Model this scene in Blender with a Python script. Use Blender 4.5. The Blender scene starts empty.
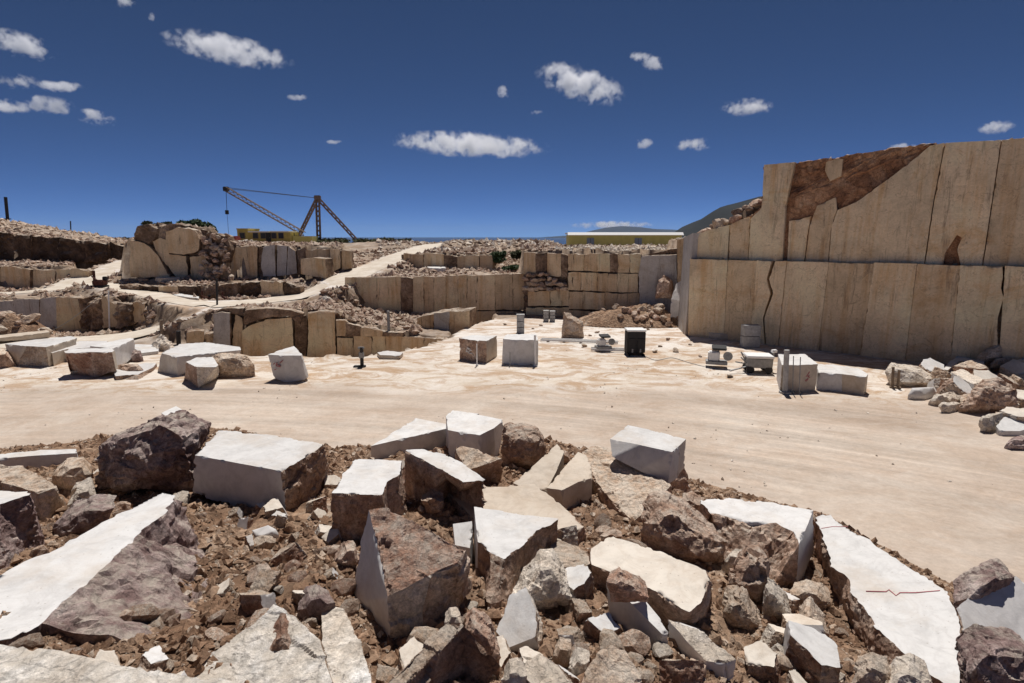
import bpy, bmesh, math, random
import numpy as np
from mathutils import Vector, noise as mn
random.seed(7)
S = bpy.context.scene
COL = S.collection
R = math.radians

# ------------------------------------------------------------------ camera, world, sun
CAMZ, FPX, PITCH = 7.0, 569.0, R(10.5)
CP, SP = math.cos(PITCH), math.sin(PITCH)
cam = bpy.data.cameras.new('camera')
cam.sensor_width = 36.0
cam.lens = 36.0 * FPX / 1024.0
cam.clip_start, cam.clip_end = 0.1, 120000.0
camo = bpy.data.objects.new('camera', cam)
COL.objects.link(camo)
camo.location = (0, 0, CAMZ)
camo.rotation_euler = (R(90) - PITCH, 0, 0)
S.camera = camo

SUN_EL, SUN_AZ = R(67), R(9)          # azimuth clockwise from +Y (the viewing direction)
world = bpy.data.worlds.new('World')
S.world = world
world.use_nodes = True
wt = world.node_tree
wt.nodes.clear()
sky = wt.nodes.new('ShaderNodeTexSky')
sky.sky_type = 'NISHITA'
sky.sun_disc = False
sky.sun_elevation, sky.sun_rotation = SUN_EL, SUN_AZ
sky.altitude, sky.air_density, sky.dust_density, sky.ozone_density = 12000, 0.9, 0.0, 4.6
gam = wt.nodes.new('ShaderNodeMix'); gam.data_type = 'RGBA'; gam.blend_type = 'MULTIPLY'
gam.inputs[0].default_value = 1.0
gam.inputs[7].default_value = (0.72, 0.78, 0.82, 1)   # polarising filter on the whole sky
bg = wt.nodes.new('ShaderNodeBackground')
bg.inputs[1].default_value = 0.085
wo = wt.nodes.new('ShaderNodeOutputWorld')
wt.links.new(sky.outputs[0], gam.inputs[6])
wt.links.new(gam.outputs[2], bg.inputs[0])
wt.links.new(bg.outputs[0], wo.inputs[0])
sun = bpy.data.lights.new('sun', 'SUN')
sun.energy, sun.angle, sun.color = 4.0, R(0.53), (1.0, 0.955, 0.905)
suno = bpy.data.objects.new('sun', sun)
COL.objects.link(suno)
sd = Vector((math.sin(SUN_AZ) * math.cos(SUN_EL), math.cos(SUN_AZ) * math.cos(SUN_EL), math.sin(SUN_EL)))
suno.rotation_euler = sd.to_track_quat('Z', 'Y').to_euler()
suno.location = (0, 0, 60)
S.view_settings.view_transform = 'Standard'
S.view_settings.look = 'None'
S.view_settings.exposure = 0.24
S.view_settings.gamma = 1.0
S.view_settings.use_curve_mapping = False
S.cycles.volume_bounces = 10
S.cycles.max_bounces = 12
S.cycles.diffuse_bounces = 4

# ------------------------------------------------------------------ photo geometry helpers
def raydir(px, py):
    x, v = (px - 512.0) / FPX, (341.5 - py) / FPX
    return Vector((x, CP + v * SP, -SP + v * CP))
def atY(px, py, Y):
    d = raydir(px, py)
    return Vector((0, 0, CAMZ)) + d * (Y / d.y)
def atZ(px, py, z):
    d = raydir(px, py)
    return Vector((0, 0, CAMZ)) + d * ((z - CAMZ) / d.z)
def WP(px, Y):                       # plan point at depth Y
    return (Y * (px - 512.0) / FPX / (CP + 0.07 * SP), Y)

# ------------------------------------------------------------------ numpy value noise
_rs = np.random.RandomState(3)
_tab = _rs.rand(512, 512)
def vnoise(x, y):
    xi, yi = np.floor(x).astype(int), np.floor(y).astype(int)
    fx, fy = x - xi, y - yi
    fx, fy = fx * fx * (3 - 2 * fx), fy * fy * (3 - 2 * fy)
    a, b = _tab[xi % 512, yi % 512], _tab[(xi + 1) % 512, yi % 512]
    c, d = _tab[xi % 512, (yi + 1) % 512], _tab[(xi + 1) % 512, (yi + 1) % 512]
    return (a * (1 - fx) + b * fx) * (1 - fy) + (c * (1 - fx) + d * fx) * fy
def fbm(x, y, o=4):
    s, a = 0, 0.5
    for k in range(o):
        s = s + a * (vnoise(x * 2 ** k + 17 * k, y * 2 ** k + 31 * k) - 0.5)
        a *= 0.5
    return s
def inpoly(X, Y, poly):
    m = np.zeros(X.shape, bool)
    n = len(poly)
    for i in range(n):
        x1, y1 = poly[i]; x2, y2 = poly[(i + 1) % n]
        if y1 == y2: continue
        c = ((y1 > Y) != (y2 > Y)) & (X < (x2 - x1) * (Y - y1) / (y2 - y1) + x1)
        m ^= c
    return m
def pldist(X, Y, pl):
    """distance to a polyline, and the (interpolated) third coordinate there"""
    best = np.full(X.shape, 1e9); val = np.zeros(X.shape)
    for a, b in zip(pl[:-1], pl[1:]):
        ax, ay, bx, by = a[0], a[1], b[0], b[1]
        L2 = (bx - ax) ** 2 + (by - ay) ** 2 + 1e-9
        t = np.clip(((X - ax) * (bx - ax) + (Y - ay) * (by - ay)) / L2, 0, 1)
        d = np.hypot(X - ax - t * (bx - ax), Y - ay - t * (by - ay))
        u = d < best
        best = np.where(u, d, best)
        if len(a) > 2: val = np.where(u, a[2] + t * (b[2] - a[2]), val)
    return best, val

# ------------------------------------------------------------------ terrain heights
WALL_A, WALL_B = (12.45, 40.2), (25.9, 29.0)
_wd = ((WALL_B[0] - WALL_A[0]), (WALL_B[1] - WALL_A[1]))
WALL_C = (WALL_A[0] + _wd[0] * 2.6, WALL_A[1] + _wd[1] * 2.6)
_wl = math.hypot(*_wd)
WALL_N = (_wd[1] / _wl, -_wd[0] / _wl)         # points to the camera side: (-.64,-.77)
def woff(P, d): return (P[0] - WALL_N[0] * d, P[1] - WALL_N[1] * d)

TOE_PX = [(-260, 462), (-60, 455), (40, 447), (100, 436), (200, 424), (340, 446), (420, 440), (500, 428), (560, 440),
          (690, 478), (830, 512), (960, 585), (1050, 622), (1250, 720), (1500, 860)]
TOE = [tuple(atZ(x, y, 0))[:2] for x, y in TOE_PX]
TOE_POLY = TOE + [(TOE[-1][0], -8), (TOE[0][0], -8)]
PIT_EDGE = [(-70, 34.4)] + [tuple(atZ(x, y, 0))[:2] for x, y in
            [(-150, 349), (0, 349), (140, 348), (200, 354), (330, 356), (362, 356), (400, 351), (430, 344), (447, 338), (455, 331), (472, 324), (492, 319)]]
ROADS = {
 'haul_road': ([atZ(205, 306, 1.6), atZ(255, 302, 1.6), atZ(300, 297, 1.7), atZ(330, 285.5, 2.6), atZ(362, 271.5, 3.5), atZ(400, 257, 4.7), atY(432, 245, 92), atY(446, 243.5, 130)], 3.5),
 'pit_ramp': ([atZ(-40, 345, -.6), atZ(60, 342.5, -.5), atZ(130, 337.5, -.45), atZ(165, 327.5, .1), atZ(188, 317, .85), atZ(205, 308.5, 1.45), atZ(224, 303.5, 1.6)], 4.2),
 'side_road': ([atZ(207, 305.5, 1.6), atZ(175, 300, 1.75), atZ(140, 292, 2.05), atZ(116, 287.5, 2.3), atZ(100, 284, 2.5), atZ(84, 284, 2.3)], 2.3),
 'upper_road': ([(-62, 54.5, 1.6), atZ(0, 294.6, 1.6), atZ(60, 289, 1.9), atZ(92, 277, 2.7), atZ(112, 269, 3.4), atZ(134, 260.5, 4.1), atZ(150, 258, 4.3)], 3.6),
}
def lerpX(X, Y, pts):                # value by pixel column: pts = [(px, z)]
    pxl = X / Y * FPX * (CP + 0.07 * SP) + 512
    return np.interp(pxl, [p[0] for p in pts], [p[1] for p in pts])
LAYERS = []
def layer(line, back, z):            # everything from the front line back to depth `back`
    LAYERS.append((line + [(line[-1][0] * back / line[-1][1], back), (line[0][0] * back / line[0][1], back)], z))
# front lines (plan) of the terraces, all slightly behind their faces
L_C5 = [WP(186, 39.3), WP(216, 40.0), WP(340, 42.4), WP(452, 40.6)]
L_C8 = [(-90, 50.4), WP(0, 50.3), WP(92, 49.8)]
L_C9 = [WP(88, 49.2), WP(150, 47.4), WP(172, 46.8)]
L_C7 = [WP(120, 52.3), WP(150, 51.8), WP(300, 51.2), WP(318, 52)]
L_C6 = [WP(133, 56.5), WP(240, 56.5), WP(346, 58.5)]
L_C10 = [(-90, 60.5), WP(0, 60.4), WP(78, 61.5)]
L_C11 = [(-120, 72.5), WP(0, 72.4), WP(128, 74)]
L_C3 = [WP(346, 51.9), WP(440, 52.6), WP(524, 53.2)]
L_C4 = [WP(400, 62.4), WP(496, 60.4)]
L_C2 = [WP(522, 53), WP(553, 51.6), WP(692, 48.4)]
layer(L_C5, 75, lambda X, Y: lerpX(X, Y, [(186, .1), (213, .3), (219, 1.55), (318, 1.55), (338, 1.3), (348, .8), (400, .05), (452, -.35), (500, -.4)]))
layer(L_C8, 75, lambda X, Y: 1.5 + 0 * X)
layer(L_C9, 52, lambda X, Y: 1.75 + 0 * X)
layer([WP(92, 52.3), WP(150, 52.3)], 75, lambda X, Y: 2.6 + 0 * X)
layer(L_C7, 75, lambda X, Y: 2.6 + (Y - 51) * .05)
layer([WP(305, 54), WP(348, 55)], 100, lambda X, Y: 2.2 + np.clip(Y - 54, 0, 40) * .13)
layer(L_C3, 100, lambda X, Y: 3.25 + np.clip(Y - 56, 0, 40) * .06)
layer(L_C6, 100, lambda X, Y: lerpX(X, Y, [(133, 6.2), (150, 6.9), (165, 7.8), (215, 7.8), (228, 6.6), (245, 6.0), (346, 5.9)]))
layer(L_C10, 100, lambda X, Y: 3.8 + 0 * X)
layer(L_C11, 140, lambda X, Y: lerpX(X, Y, [(-400, 10), (-60, 8.4), (0, 7.4), (60, 6.7), (128, 6.0)]) + np.clip(Y - 74, 0, 30) * lerpX(X, Y, [(0, .1), (60, .06), (128, .02)]))
layer(L_C4, 100, lambda X, Y: 5.2 + 0 * X)
layer(L_C2, 84, lambda X, Y: 5.75 + 0 * X)

def H(X, Y):
    X, Y = np.asarray(X, float), np.asarray(Y, float)
    Z = np.zeros(X.shape)
    m = inpoly(X, Y, PIT_EDGE + [(PIT_EDGE[-1][0], 66), (-70, 66)])
    Z = np.where(m, lerpX(X, np.maximum(Y, 1), [(192, 0.), (206, 1.)]) * -2.2 + (1 - lerpX(X, np.maximum(Y, 1), [(192, 0.), (206, 1.)])) * (-.25 - .085 * np.clip(Y - 37, -3, 14)), Z)
    rough = np.where(m, .15, 0.02)
    Z = np.where(Y > 60, 3.0, Z)
    for poly, f in LAYERS:
        m = inpoly(X, Y, poly)
        Z = np.where(m, f(X, np.maximum(Y, 1)), Z)
        rough = np.where(m, .45, rough)
    # far plateau and coast
    pl = CAMZ - Y * lerpX(X, np.maximum(Y, 1), [(-300, -.052), (0, -.0295), (40, -.0165), (70, -.008), (100, .0005), (130, .009), (160, .0135), (345, .0135), (380, .0110),
                                         (430, .0125), (450, .0100), (548, .0100), (566, .0235), (700, .0235), (900, .012)])
    t = np.clip((Y - 76) / 10, 0, 1)
    Z = Z * (1 - t) + np.maximum(pl, Z * np.clip((96 - Y) / 20, 0, 1)) * t
    rough = np.where(Y > 76, .5, rough)
    # behind the tall right wall
    far = [woff(WALL_A, .55), woff(WALL_C, .55), (90, 10), (90, 64), (WALL_A[0] + 3.4, 64), (WALL_A[0] + 1.25, 44)]
    m = inpoly(X, Y, far); Z = np.where(m, 5.4, Z); rough = np.where(m, .1, rough)
    up = [woff(WALL_A, 1.15), woff(WALL_C, 1.15), (90, 10), (90, 62), (WALL_A[0] + 4.3, 62), (WALL_A[0] + 1.8, 44)]
    m = inpoly(X, Y, up)
    s = ((X - WALL_A[0]) * _wd[0] + (Y - WALL_A[1]) * _wd[1]) / _wl ** 2
    zt = np.interp(s, [0, .08, .20, .27, .28, .5, 1, 3], [6.7, 7.2, 8.8, 9.6, 10.6, 11.2, 11.6, 12.2])
    Z = np.where(m, zt, Z); rough = np.where(m, .3, rough)
    co = np.clip((Y - 165) / 160, 0, 1)
    Z = Z * (1 - co) - 66 * co
    Z = Z + rough * fbm(X * .55, Y * .55) + rough * .5 * fbm(X * 2.1 + 9, Y * 2.1)
    for pl_, w in ROADS.values():
        d, zz = pldist(X, Y, [tuple(p) for p in pl_])
        k = np.clip((d - w * .5 - .45) / 1.1, 0, 1); k = k * k * (3 - 2 * k)
        Z = zz * (1 - k) + Z * k
    return Z
def heap(X, Y):
    X, Y = np.asarray(X, float), np.asarray(Y, float)
    d, _ = pldist(X, Y, TOE)
    d = np.where(inpoly(X, Y, TOE_POLY), d, -d)
    z = np.where(d > 0, .205 * d, .6 * d) - .03
    k = np.clip(d / 1.6, 0, 1)
    z = z + k * (.55 * fbm(X * .5 + 40, Y * .5) + .34 * fbm(X * 1.7, Y * 1.7 + 5, 3))
    return z
def HH(X, Y): return np.maximum(H(X, Y), heap(X, Y))
_ts = np.geomspace(2.5, 330, 1600)
def G(px, py):
    """where the picture ray meets the ground"""
    d = raydir(px, py)
    X, Y, Zr = d.x / d.y * _ts, _ts, CAMZ + d.z / d.y * _ts
    g = Zr - HH(X, Y)
    i = int(np.argmax(g < 0)) if (g < 0).any() else len(_ts) - 1
    if i > 0:
        t = _ts[i - 1] + (_ts[i] - _ts[i - 1]) * g[i - 1] / (g[i - 1] - g[i] + 1e-9)
    else: t = _ts[0]
    return Vector((d.x / d.y * t, t, CAMZ + d.z / d.y * t))
def gz(x, y): return float(HH(np.array([x]), np.array([y]))[0])

# ------------------------------------------------------------------ materials
class NT:
    def __init__(s, name, rough=.85):
        s.m = bpy.data.materials.new(name); s.m.use_nodes = True
        s.t = s.m.node_tree; s.b = s.t.nodes['Principled BSDF']
        s.b.inputs['Roughness'].default_value = rough
        s.b.inputs['Specular IOR Level'].default_value = .25
        s.tc = s.t.nodes.new('ShaderNodeTexCoord')
        s.oi = s.t.nodes.new('ShaderNodeObjectInfo')
        s._co = None
    def n(s, typ, **kw):
        o = s.t.nodes.new(typ)
        for k, v in kw.items():
            if hasattr(o, k): setattr(o, k, v)
        return o
    def l(s, a, b): s.t.links.new(a, b)
    def co(s, scale=(1, 1, 1), world=False):
        if world:
            g = s.n('ShaderNodeNewGeometry').outputs['Position']
        else:
            # object coordinates, shifted per object so that copies differ
            a = s.n('ShaderNodeVectorMath', operation='ADD')
            sc = s.n('ShaderNodeVectorMath', operation='SCALE')
            cb = s.n('ShaderNodeCombineXYZ')
            for i in range(3): s.l(s.oi.outputs['Random'], cb.inputs[i])
            s.l(cb.outputs[0], sc.inputs[0]); sc.inputs['Scale'].default_value = 37.
            s.l(s.tc.outputs['Object'], a.inputs[0]); s.l(sc.outputs[0], a.inputs[1])
            g = a.outputs[0]
        mp = s.n('ShaderNodeMapping'); mp.inputs['Scale'].default_value = scale
        s.l(g, mp.inputs[0])
        return mp.outputs[0]
    def noise(s, co, scale, detail=5, rough=.6, dist=0):
        o = s.n('ShaderNodeTexNoise'); s.l(co, o.inputs['Vector'])
        o.inputs['Scale'].default_value = scale; o.inputs['Detail'].default_value = detail
        o.inputs['Roughness'].default_value = rough; o.inputs['Distortion'].default_value = dist
        return o.outputs['Fac']
    def vor(s, co, scale, feature='F1'):
        o = s.n('ShaderNodeTexVoronoi', feature=feature); s.l(co, o.inputs['Vector'])
        o.inputs['Scale'].default_value = scale
        return o
    def ramp(s, fac, stops):
        o = s.n('ShaderNodeValToRGB'); s.l(fac, o.inputs[0])
        e = o.color_ramp.elements
        while len(e) < len(stops): e.new(.5)
        for i, (p, c) in enumerate(stops):
            e[i].position = p; e[i].color = (c if isinstance(c, (tuple, list)) else (c, c, c)) + ((1,) if not isinstance(c, (tuple, list)) or len(c) == 3 else ())
        return o.outputs[0]
    def mix(s, fac, a, b, mode='MIX'):
        o = s.n('ShaderNodeMix', data_type='RGBA', blend_type=mode)
        for v, k in ((fac, 0), (a, 6), (b, 7)):
            if isinstance(v, (int, float)): o.inputs[k].default_value = v
            elif isinstance(v, tuple): o.inputs[k].default_value = v + (1,)
            else: s.l(v, o.inputs[k])
        return o.outputs[2]
    def math(s, op, a, b=0.0, clamp=False):
        o = s.n('ShaderNodeMath', operation=op, use_clamp=clamp)
        for i, v in enumerate((a, b)):
            if isinstance(v, (int, float)): o.inputs[i].default_value = v
            else: s.l(v, o.inputs[i])
        return o.outputs[0]
    def bump(s, hts, strength=.5, dist=.02):
        prev = None
        for h, st, di in hts:
            o = s.n('ShaderNodeBump'); o.inputs['Strength'].default_value = st; o.inputs['Distance'].default_value = di
            s.l(h, o.inputs['Height'])
            if prev is not None: s.l(prev, o.inputs['Normal'])
            prev = o.outputs[0]
        s.l(prev, s.b.inputs['Normal'])
    def tint(s, col, amt=.18):
        """lighter or darker from one stone to the next"""
        k = s.math('ADD', s.math('MULTIPLY', s.oi.outputs['Random'], amt * 2), 1 - amt)
        cb = s.n('ShaderNodeCombineXYZ')
        for i in range(3): s.l(k, cb.inputs[i])
        return s.mix(1.0, col, cb.outputs[0], 'MULTIPLY')
    def done(s, col):
        if isinstance(col, tuple): s.b.inputs['Base Color'].default_value = col + (1,)
        else: s.l(col, s.b.inputs['Base Color'])
        return s.m

M = {}
def cut_stone(key, name, base, dirt, amount, vein, tint=.06):
    s = NT(name, .62)
    c = s.co()
    n1 = s.noise(c, .9, 6, .65)
    col = s.ramp(s.noise(c, 2.2, 8, .7, .6), [(.28, tuple(x * .76 for x in base)), (.50, base), (.75, tuple(min(.86, x * 1.09) for x in base))])
    vn = s.noise(c, 1.3, 6, .62, 1.4)
    v = s.ramp(s.math('ABSOLUTE', s.math('SUBTRACT', vn, .5)), [(0, .6), (.02, .3), (.07, 0.)])
    col = s.mix(s.math('MULTIPLY', v, .42), col, vein)
    col = s.mix(s.math('MULTIPLY', s.ramp(n1, [(.50, 0.), (.72, 1.)]), amount), col, dirt)
    col = s.mix(s.ramp(s.noise(s.co((1, 1, 1)), 6.5, 8, .8), [(.60, 0.), (.72, .35)]), col, tuple(x * .8 for x in dirt))
    col = s.mix(s.ramp(s.noise(s.co((1.2, 7., 1.2)), 2.5, 5, .7), [(.52, 0.), (.70, .16)]), col, tuple(x * .62 for x in base))
    sp = s.vor(c, 9.)
    col = s.mix(s.ramp(sp.outputs['Distance'], [(.0, .55), (.07, .35), (.12, 0.)]) if amount > .3 else 0.0, col, tuple(x * .45 for x in dirt))
    fine = s.noise(c, 30, 6, .7)
    s.bump([(s.noise(c, 3.5, 6, .6), .25, .04), (fine, .35, .008)])
    M[key] = s.done(s.tint(col, tint))
def rough_stone(key, name, cols, scale=1.6, bump=.8, tint=.15, pale=None, dust=True):
    s = NT(name, .92)
    c = s.co()
    big = s.noise(c, scale, 8, .68, .5)
    col = s.ramp(big, [(.28, cols[0]), (.47, cols[1]), (.60, cols[2]), (.78, cols[3])])
    fine = s.noise(c, scale * 7, 9, .78)
    grit = s.noise(c, scale * 22, 6, .75)
    col = s.mix(.6, col, s.ramp(fine, [(.34, .30), (.5, .92), (.66, 1.55)]), 'MULTIPLY')
    col = s.mix(.4, col, s.ramp(grit, [(.36, .45), (.52, 1.), (.64, 1.5)]), 'MULTIPLY')
    if pale:
        col = s.mix(s.ramp(s.noise(c, scale * .7, 7, .7, .3), [(.52, 0.), (.62, .85)]), col, pale)
    up = s.n('ShaderNodeSeparateXYZ'); s.l(s.n('ShaderNodeNewGeometry').outputs['Normal'], up.inputs[0])
    du = s.math('MULTIPLY', s.ramp(up.outputs[2], [(.45, 0.), (.95, 1.)]), s.ramp(s.noise(c, scale * 2.2, 7, .7), [(.42, 0.), (.60, .75)]))
    if dust: col = s.mix(du, col, (.62, .545, .455))
    vo = s.vor(c, scale * 3.2)
    dsv = s.n('ShaderNodeVectorMath', operation='ADD'); s.l(c, dsv.inputs[0])
    nv = s.n('ShaderNodeTexNoise'); s.l(c, nv.inputs['Vector']); nv.inputs['Scale'].default_value = scale * 2.5; nv.inputs['Detail'].default_value = 4
    nsc = s.n('ShaderNodeVectorMath', operation='SCALE'); s.l(nv.outputs['Color'], nsc.inputs[0]); nsc.inputs['Scale'].default_value = .45 / scale
    s.l(nsc.outputs[0], dsv.inputs[1])
    ed = s.vor(dsv.outputs[0], scale * 2.2, 'DISTANCE_TO_EDGE').outputs['Distance']
    crk = s.ramp(ed, [(0, .0), (.03, .7), (.12, 1.)])
    pit = s.ramp(s.noise(c, scale * 9, 5, .6), [(.34, 0.), (.45, 1.)])
    col = s.mix(.28, col, crk, 'MULTIPLY')
    s.bump([(big, bump, .12), (crk, bump * .5, .05), (vo.outputs['Distance'], bump * .6, .08), (fine, bump * 1.1, .05), (pit, bump * .6, .02), (grit, bump, .014)])
    M[key] = s.done(s.tint(col, tint))
cut_stone('w', 'cut_white_marble', (.66, .645, .625), (.50, .40, .30), .5, (.42, .39, .37))
cut_stone('g', 'cut_grey_marble', (.62, .595, .575), (.46, .40, .33), .30, (.40, .38, .37))
cut_stone('c', 'cut_cream_stone', (.68, .615, .53), (.42, .31, .21), .55, (.45, .35, .26))
cut_stone('t', 'weathered_tan_stone', (.56, .48, .39), (.36, .26, .17), .6, (.34, .25, .18))
rough_stone('b', 'broken_brown_stone', [(.23, .135, .092), (.46, .30, .215), (.63, .465, .36), (.80, .72, .63)])
rough_stone('d', 'broken_dark_stone', [(.13, .08, .072), (.31, .21, .19), (.52, .405, .37), (.78, .70, .655)], 1.4, 1.)
rough_stone('k', 'broken_cream_stone', [(.38, .245, .16), (.57, .42, .305), (.70, .57, .455), (.81, .73, .635)], 1.8, .7)
rough_stone('r', 'broken_russet_stone', [(.30, .14, .09), (.50, .29, .20), (.64, .45, .345), (.80, .72, .64)], 2.2, .9)
rough_stone('p', 'broken_pale_stone', [(.50, .40, .305), (.68, .58, .475), (.78, .70, .61), (.83, .79, .72)], 1.7, .7)
rough_stone('ch', 'chalky_white_stone', [(.50, .41, .32), (.70, .64, .565), (.77, .735, .69), (.82, .80, .77)], 1.1, .55, .05)
rough_stone('m', 'small_tan_stone', [(.24, .135, .088), (.44, .285, .20), (.59, .43, .325), (.78, .67, .57)], 3.5, .6, .45)

def quarry_face(key, name, base, stain, dark, amt=.6):
    """sawn quarry face: vertical drips, rust stains and faint saw lines"""
    s = NT(name, .9)
    c = s.co(world=True); st = s.co((1.6, 1.6, .16), True); cl = s.co((.3, .3, 5.), True); bgc = s.co((.16, .16, .22), True)
    col = s.ramp(s.noise(c, .55, 7, .65, .4), [(.3, tuple(x * .74 for x in base)), (.5, base), (.72, tuple(x * 1.16 for x in base))])
    col = s.mix(s.math('MULTIPLY', s.ramp(s.noise(st, 1.1, 6, .65), [(.47, 0.), (.66, 1.)]), amt), col, stain)
    col = s.mix(s.math('MULTIPLY', s.ramp(s.noise(st, 2.3, 7, .7, .3), [(.56, 0.), (.70, 1.)]), .75), col, dark)
    col = s.mix(s.ramp(s.noise(bgc, 1.0, 6, .62, .6), [(.48, 0.), (.64, .55)]), col, tuple(min(.8, x * 1.28) for x in base))
    col = s.mix(s.ramp(s.noise(bgc, 1.9, 7, .68, .9), [(.56, 0.), (.68, .55)]), col, stain)
    col = s.mix(.35, col, s.ramp(s.noise(c, 9, 6, .7), [(.3, .6), (.7, 1.3)]), 'MULTIPLY')
    cr = s.noise(c, .8, 4, .55, 1.2)
    col = s.mix(s.ramp(s.math('ABSOLUTE', s.math('SUBTRACT', cr, .5)), [(0, .4), (.004, .2), (.010, 0.)]), col, dark)
    s.bump([(s.noise(c, 1.6, 6, .6), .5, .10), (s.noise(cl, 2.0, 4, .6), .22, .03), (s.noise(c, 14, 6, .7), .5, .015)])
    M[key] = s.done(s.tint(col, .05))
quarry_face('fw', 'sawn_quarry_face', (.74, .57, .375), (.58, .32, .12), (.17, .10, .065), .6)
quarry_face('ft', 'weathered_quarry_face', (.65, .485, .31), (.48, .265, .11), (.12, .075, .05), .65)
quarry_face('fg', 'pale_grey_quarry_face', (.50, .465, .43), (.36, .27, .19), (.14, .11, .095), .45)
rough_stone('cl', 'brown_soil_clods', [(.18, .098, .058), (.33, .205, .13), (.46, .315, .215), (.66, .55, .44)], 1.1, .5, .1, None, False)
rough_stone('fb', 'fractured_quarry_rock', [(.10, .062, .04), (.24, .155, .10), (.39, .275, .19), (.58, .46, .35)], .7, 1., .1)
rough_stone('fr', 'fractured_russet_rock', [(.10, .048, .03), (.34, .165, .085), (.48, .27, .15), (.62, .45, .31)], .8, 1., .1)
rough_stone('fe', 'dark_earth_bank', [(.05, .032, .022), (.105, .066, .042), (.18, .115, .073), (.30, .21, .14)], .6, 1., .1)

def plain(key, name, col, rough=.6, metal=0., var=.25, scale=6.):
    s = NT(name, rough); s.b.inputs['Metallic'].default_value = metal
    c = s.co()
    f = s.noise(c, scale, 6, .65)
    o = s.mix(1., col, s.ramp(f, [(.3, 1 - var), (.7, 1 + var * .6)]), 'MULTIPLY')
    s.bump([(s.noise(c, scale * 5, 4, .6), .2, .005)])
    M[key] = s.done(o)
plain('steel', 'dull_grey_steel', (.30, .30, .30), .55, .3)
plain('dark', 'dark_painted_metal', (.035, .033, .034), .7)
plain('rust', 'rusty_red_metal', (.11, .042, .03), .8, 0, .5)
plain('crane', 'brown_crane_paint', (.21, .15, .12), .75, 0, .4)
plain('yellow', 'ochre_render', (.46, .36, .11), .85, 0, .25, 1.2)
plain('olive', 'olive_yellow_cladding', (.58, .53, .19), .8, 0, .12, .6)
plain('white', 'white_paint', (.78, .77, .75), .6, 0, .1)
plain('concrete', 'grey_concrete', (.42, .41, .395), .9, 0, .3, 5)
plain('blue', 'blue_grey_door', (.24, .29, .36), .6)
plain('glass', 'dark_window_glass', (.03, .035, .04), .15)
plain('redpaint', 'red_marking_paint', (.42, .15, .16), .7)
plain('whitepaint', 'white_marking_paint', (.8, .79, .77), .8)
plain('trunk', 'bark', (.10, .07, .05), .95)
plain('wood', 'weathered_wood', (.24, .18, .13), .9, 0, .4)
plain('redcloth', 'faded_red_paint', (.32, .07, .06), .8)

s = NT('shrub_leaves', .7)
f = s.noise(s.co(), 3., 4)
M['leaf'] = s.done(s.ramp(f, [(.3, (.025, .045, .018)), (.55, (.05, .085, .03)), (.75, (.09, .12, .045))]))
s = NT('dry_scrub_leaves', .8)
f = s.noise(s.co(), 3., 4)
M['scrub'] = s.done(s.ramp(f, [(.3, (.04, .05, .022)), (.55, (.085, .09, .04)), (.75, (.16, .14, .07))]))

# ground
s = NT('quarry_ground', .95)
w = s.co(world=True)
at = s.n('ShaderNodeAttribute', attribute_name='rough').outputs['Fac']
hv = s.n('ShaderNodeAttribute', attribute_name='haul').outputs['Fac']
base = s.ramp(s.noise(w, .22, 8, .62, .3), [(.3, (.50, .41, .32)), (.5, (.585, .50, .405)), (.7, (.66, .59, .505))])
mps = s.n('ShaderNodeMapping'); s.l(w, mps.inputs[0]); mps.inputs['Scale'].default_value = (.40, .64, 1.); mps.inputs['Rotation'].default_value = (0, 0, R(14))
sepw = s.n('ShaderNodeSeparateXYZ'); s.l(w, sepw.inputs[0])
stn = s.noise(mps.outputs[0], 1.0, 10, .76, 1.1)
white = s.noise(mps.outputs[0], 1.5, 9, .72, .8)
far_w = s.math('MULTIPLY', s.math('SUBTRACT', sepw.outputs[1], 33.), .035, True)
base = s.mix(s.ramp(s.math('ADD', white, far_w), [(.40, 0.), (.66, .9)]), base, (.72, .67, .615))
base = s.mix(s.ramp(stn, [(.47, 0.), (.56, .68), (.72, .92)]), base, (.38, .23, .12))
# packed haul way: smoother, warm beige with long wheel tracks
rg = s.n('ShaderNodeVectorMath', operation='LENGTH')
sb = s.n('ShaderNodeVectorMath', operation='SUBTRACT'); s.l(w, sb.inputs[0]); sb.inputs[1].default_value = (-14., -34., 0.)
s.l(sb.outputs[0], rg.inputs[0])
trk = s.n('ShaderNodeCombineXYZ'); s.l(s.math('MULTIPLY', rg.outputs['Value'], 1.1), trk.inputs[0])
sw = s.n('ShaderNodeVectorMath', operation='SCALE'); s.l(w, sw.inputs[0]); sw.inputs['Scale'].default_value = .05
ad = s.n('ShaderNodeVectorMath', operation='ADD'); s.l(trk.outputs[0], ad.inputs[0]); s.l(sw.outputs[0], ad.inputs[1])
tr = s.noise(ad.outputs[0], .9, 6, .62, .5)
trf = s.noise(ad.outputs[0], 4.2, 5, .6, .6)
tmask = s.ramp(s.noise(w, .13, 4, .6), [(.36, 0.), (.54, 1.)])
haul = s.ramp(s.noise(w, .16, 8, .66, .4), [(.34, (.415, .325, .255)), (.5, (.49, .40, .325)), (.66, (.56, .475, .395))])
haul = s.mix(s.math('MULTIPLY', tmask, .8), haul, s.ramp(tr, [(.34, .76), (.66, 1.2)]), 'MULTIPLY')
haul = s.mix(s.math('MULTIPLY', tmask, .5), haul, s.ramp(trf, [(.34, .80), (.66, 1.15)]), 'MULTIPLY')
haul = s.mix(.5, haul, s.ramp(s.noise(w, 2.6, 8, .74), [(.34, .82), (.66, 1.16)]), 'MULTIPLY')
haul = s.mix(s.ramp(s.noise(w, .3, 7, .65, .5), [(.55, 0.), (.75, .55)]), haul, (.68, .62, .545))
base = s.mix(s.math('MULTIPLY', hv, .85), base, haul)
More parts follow.
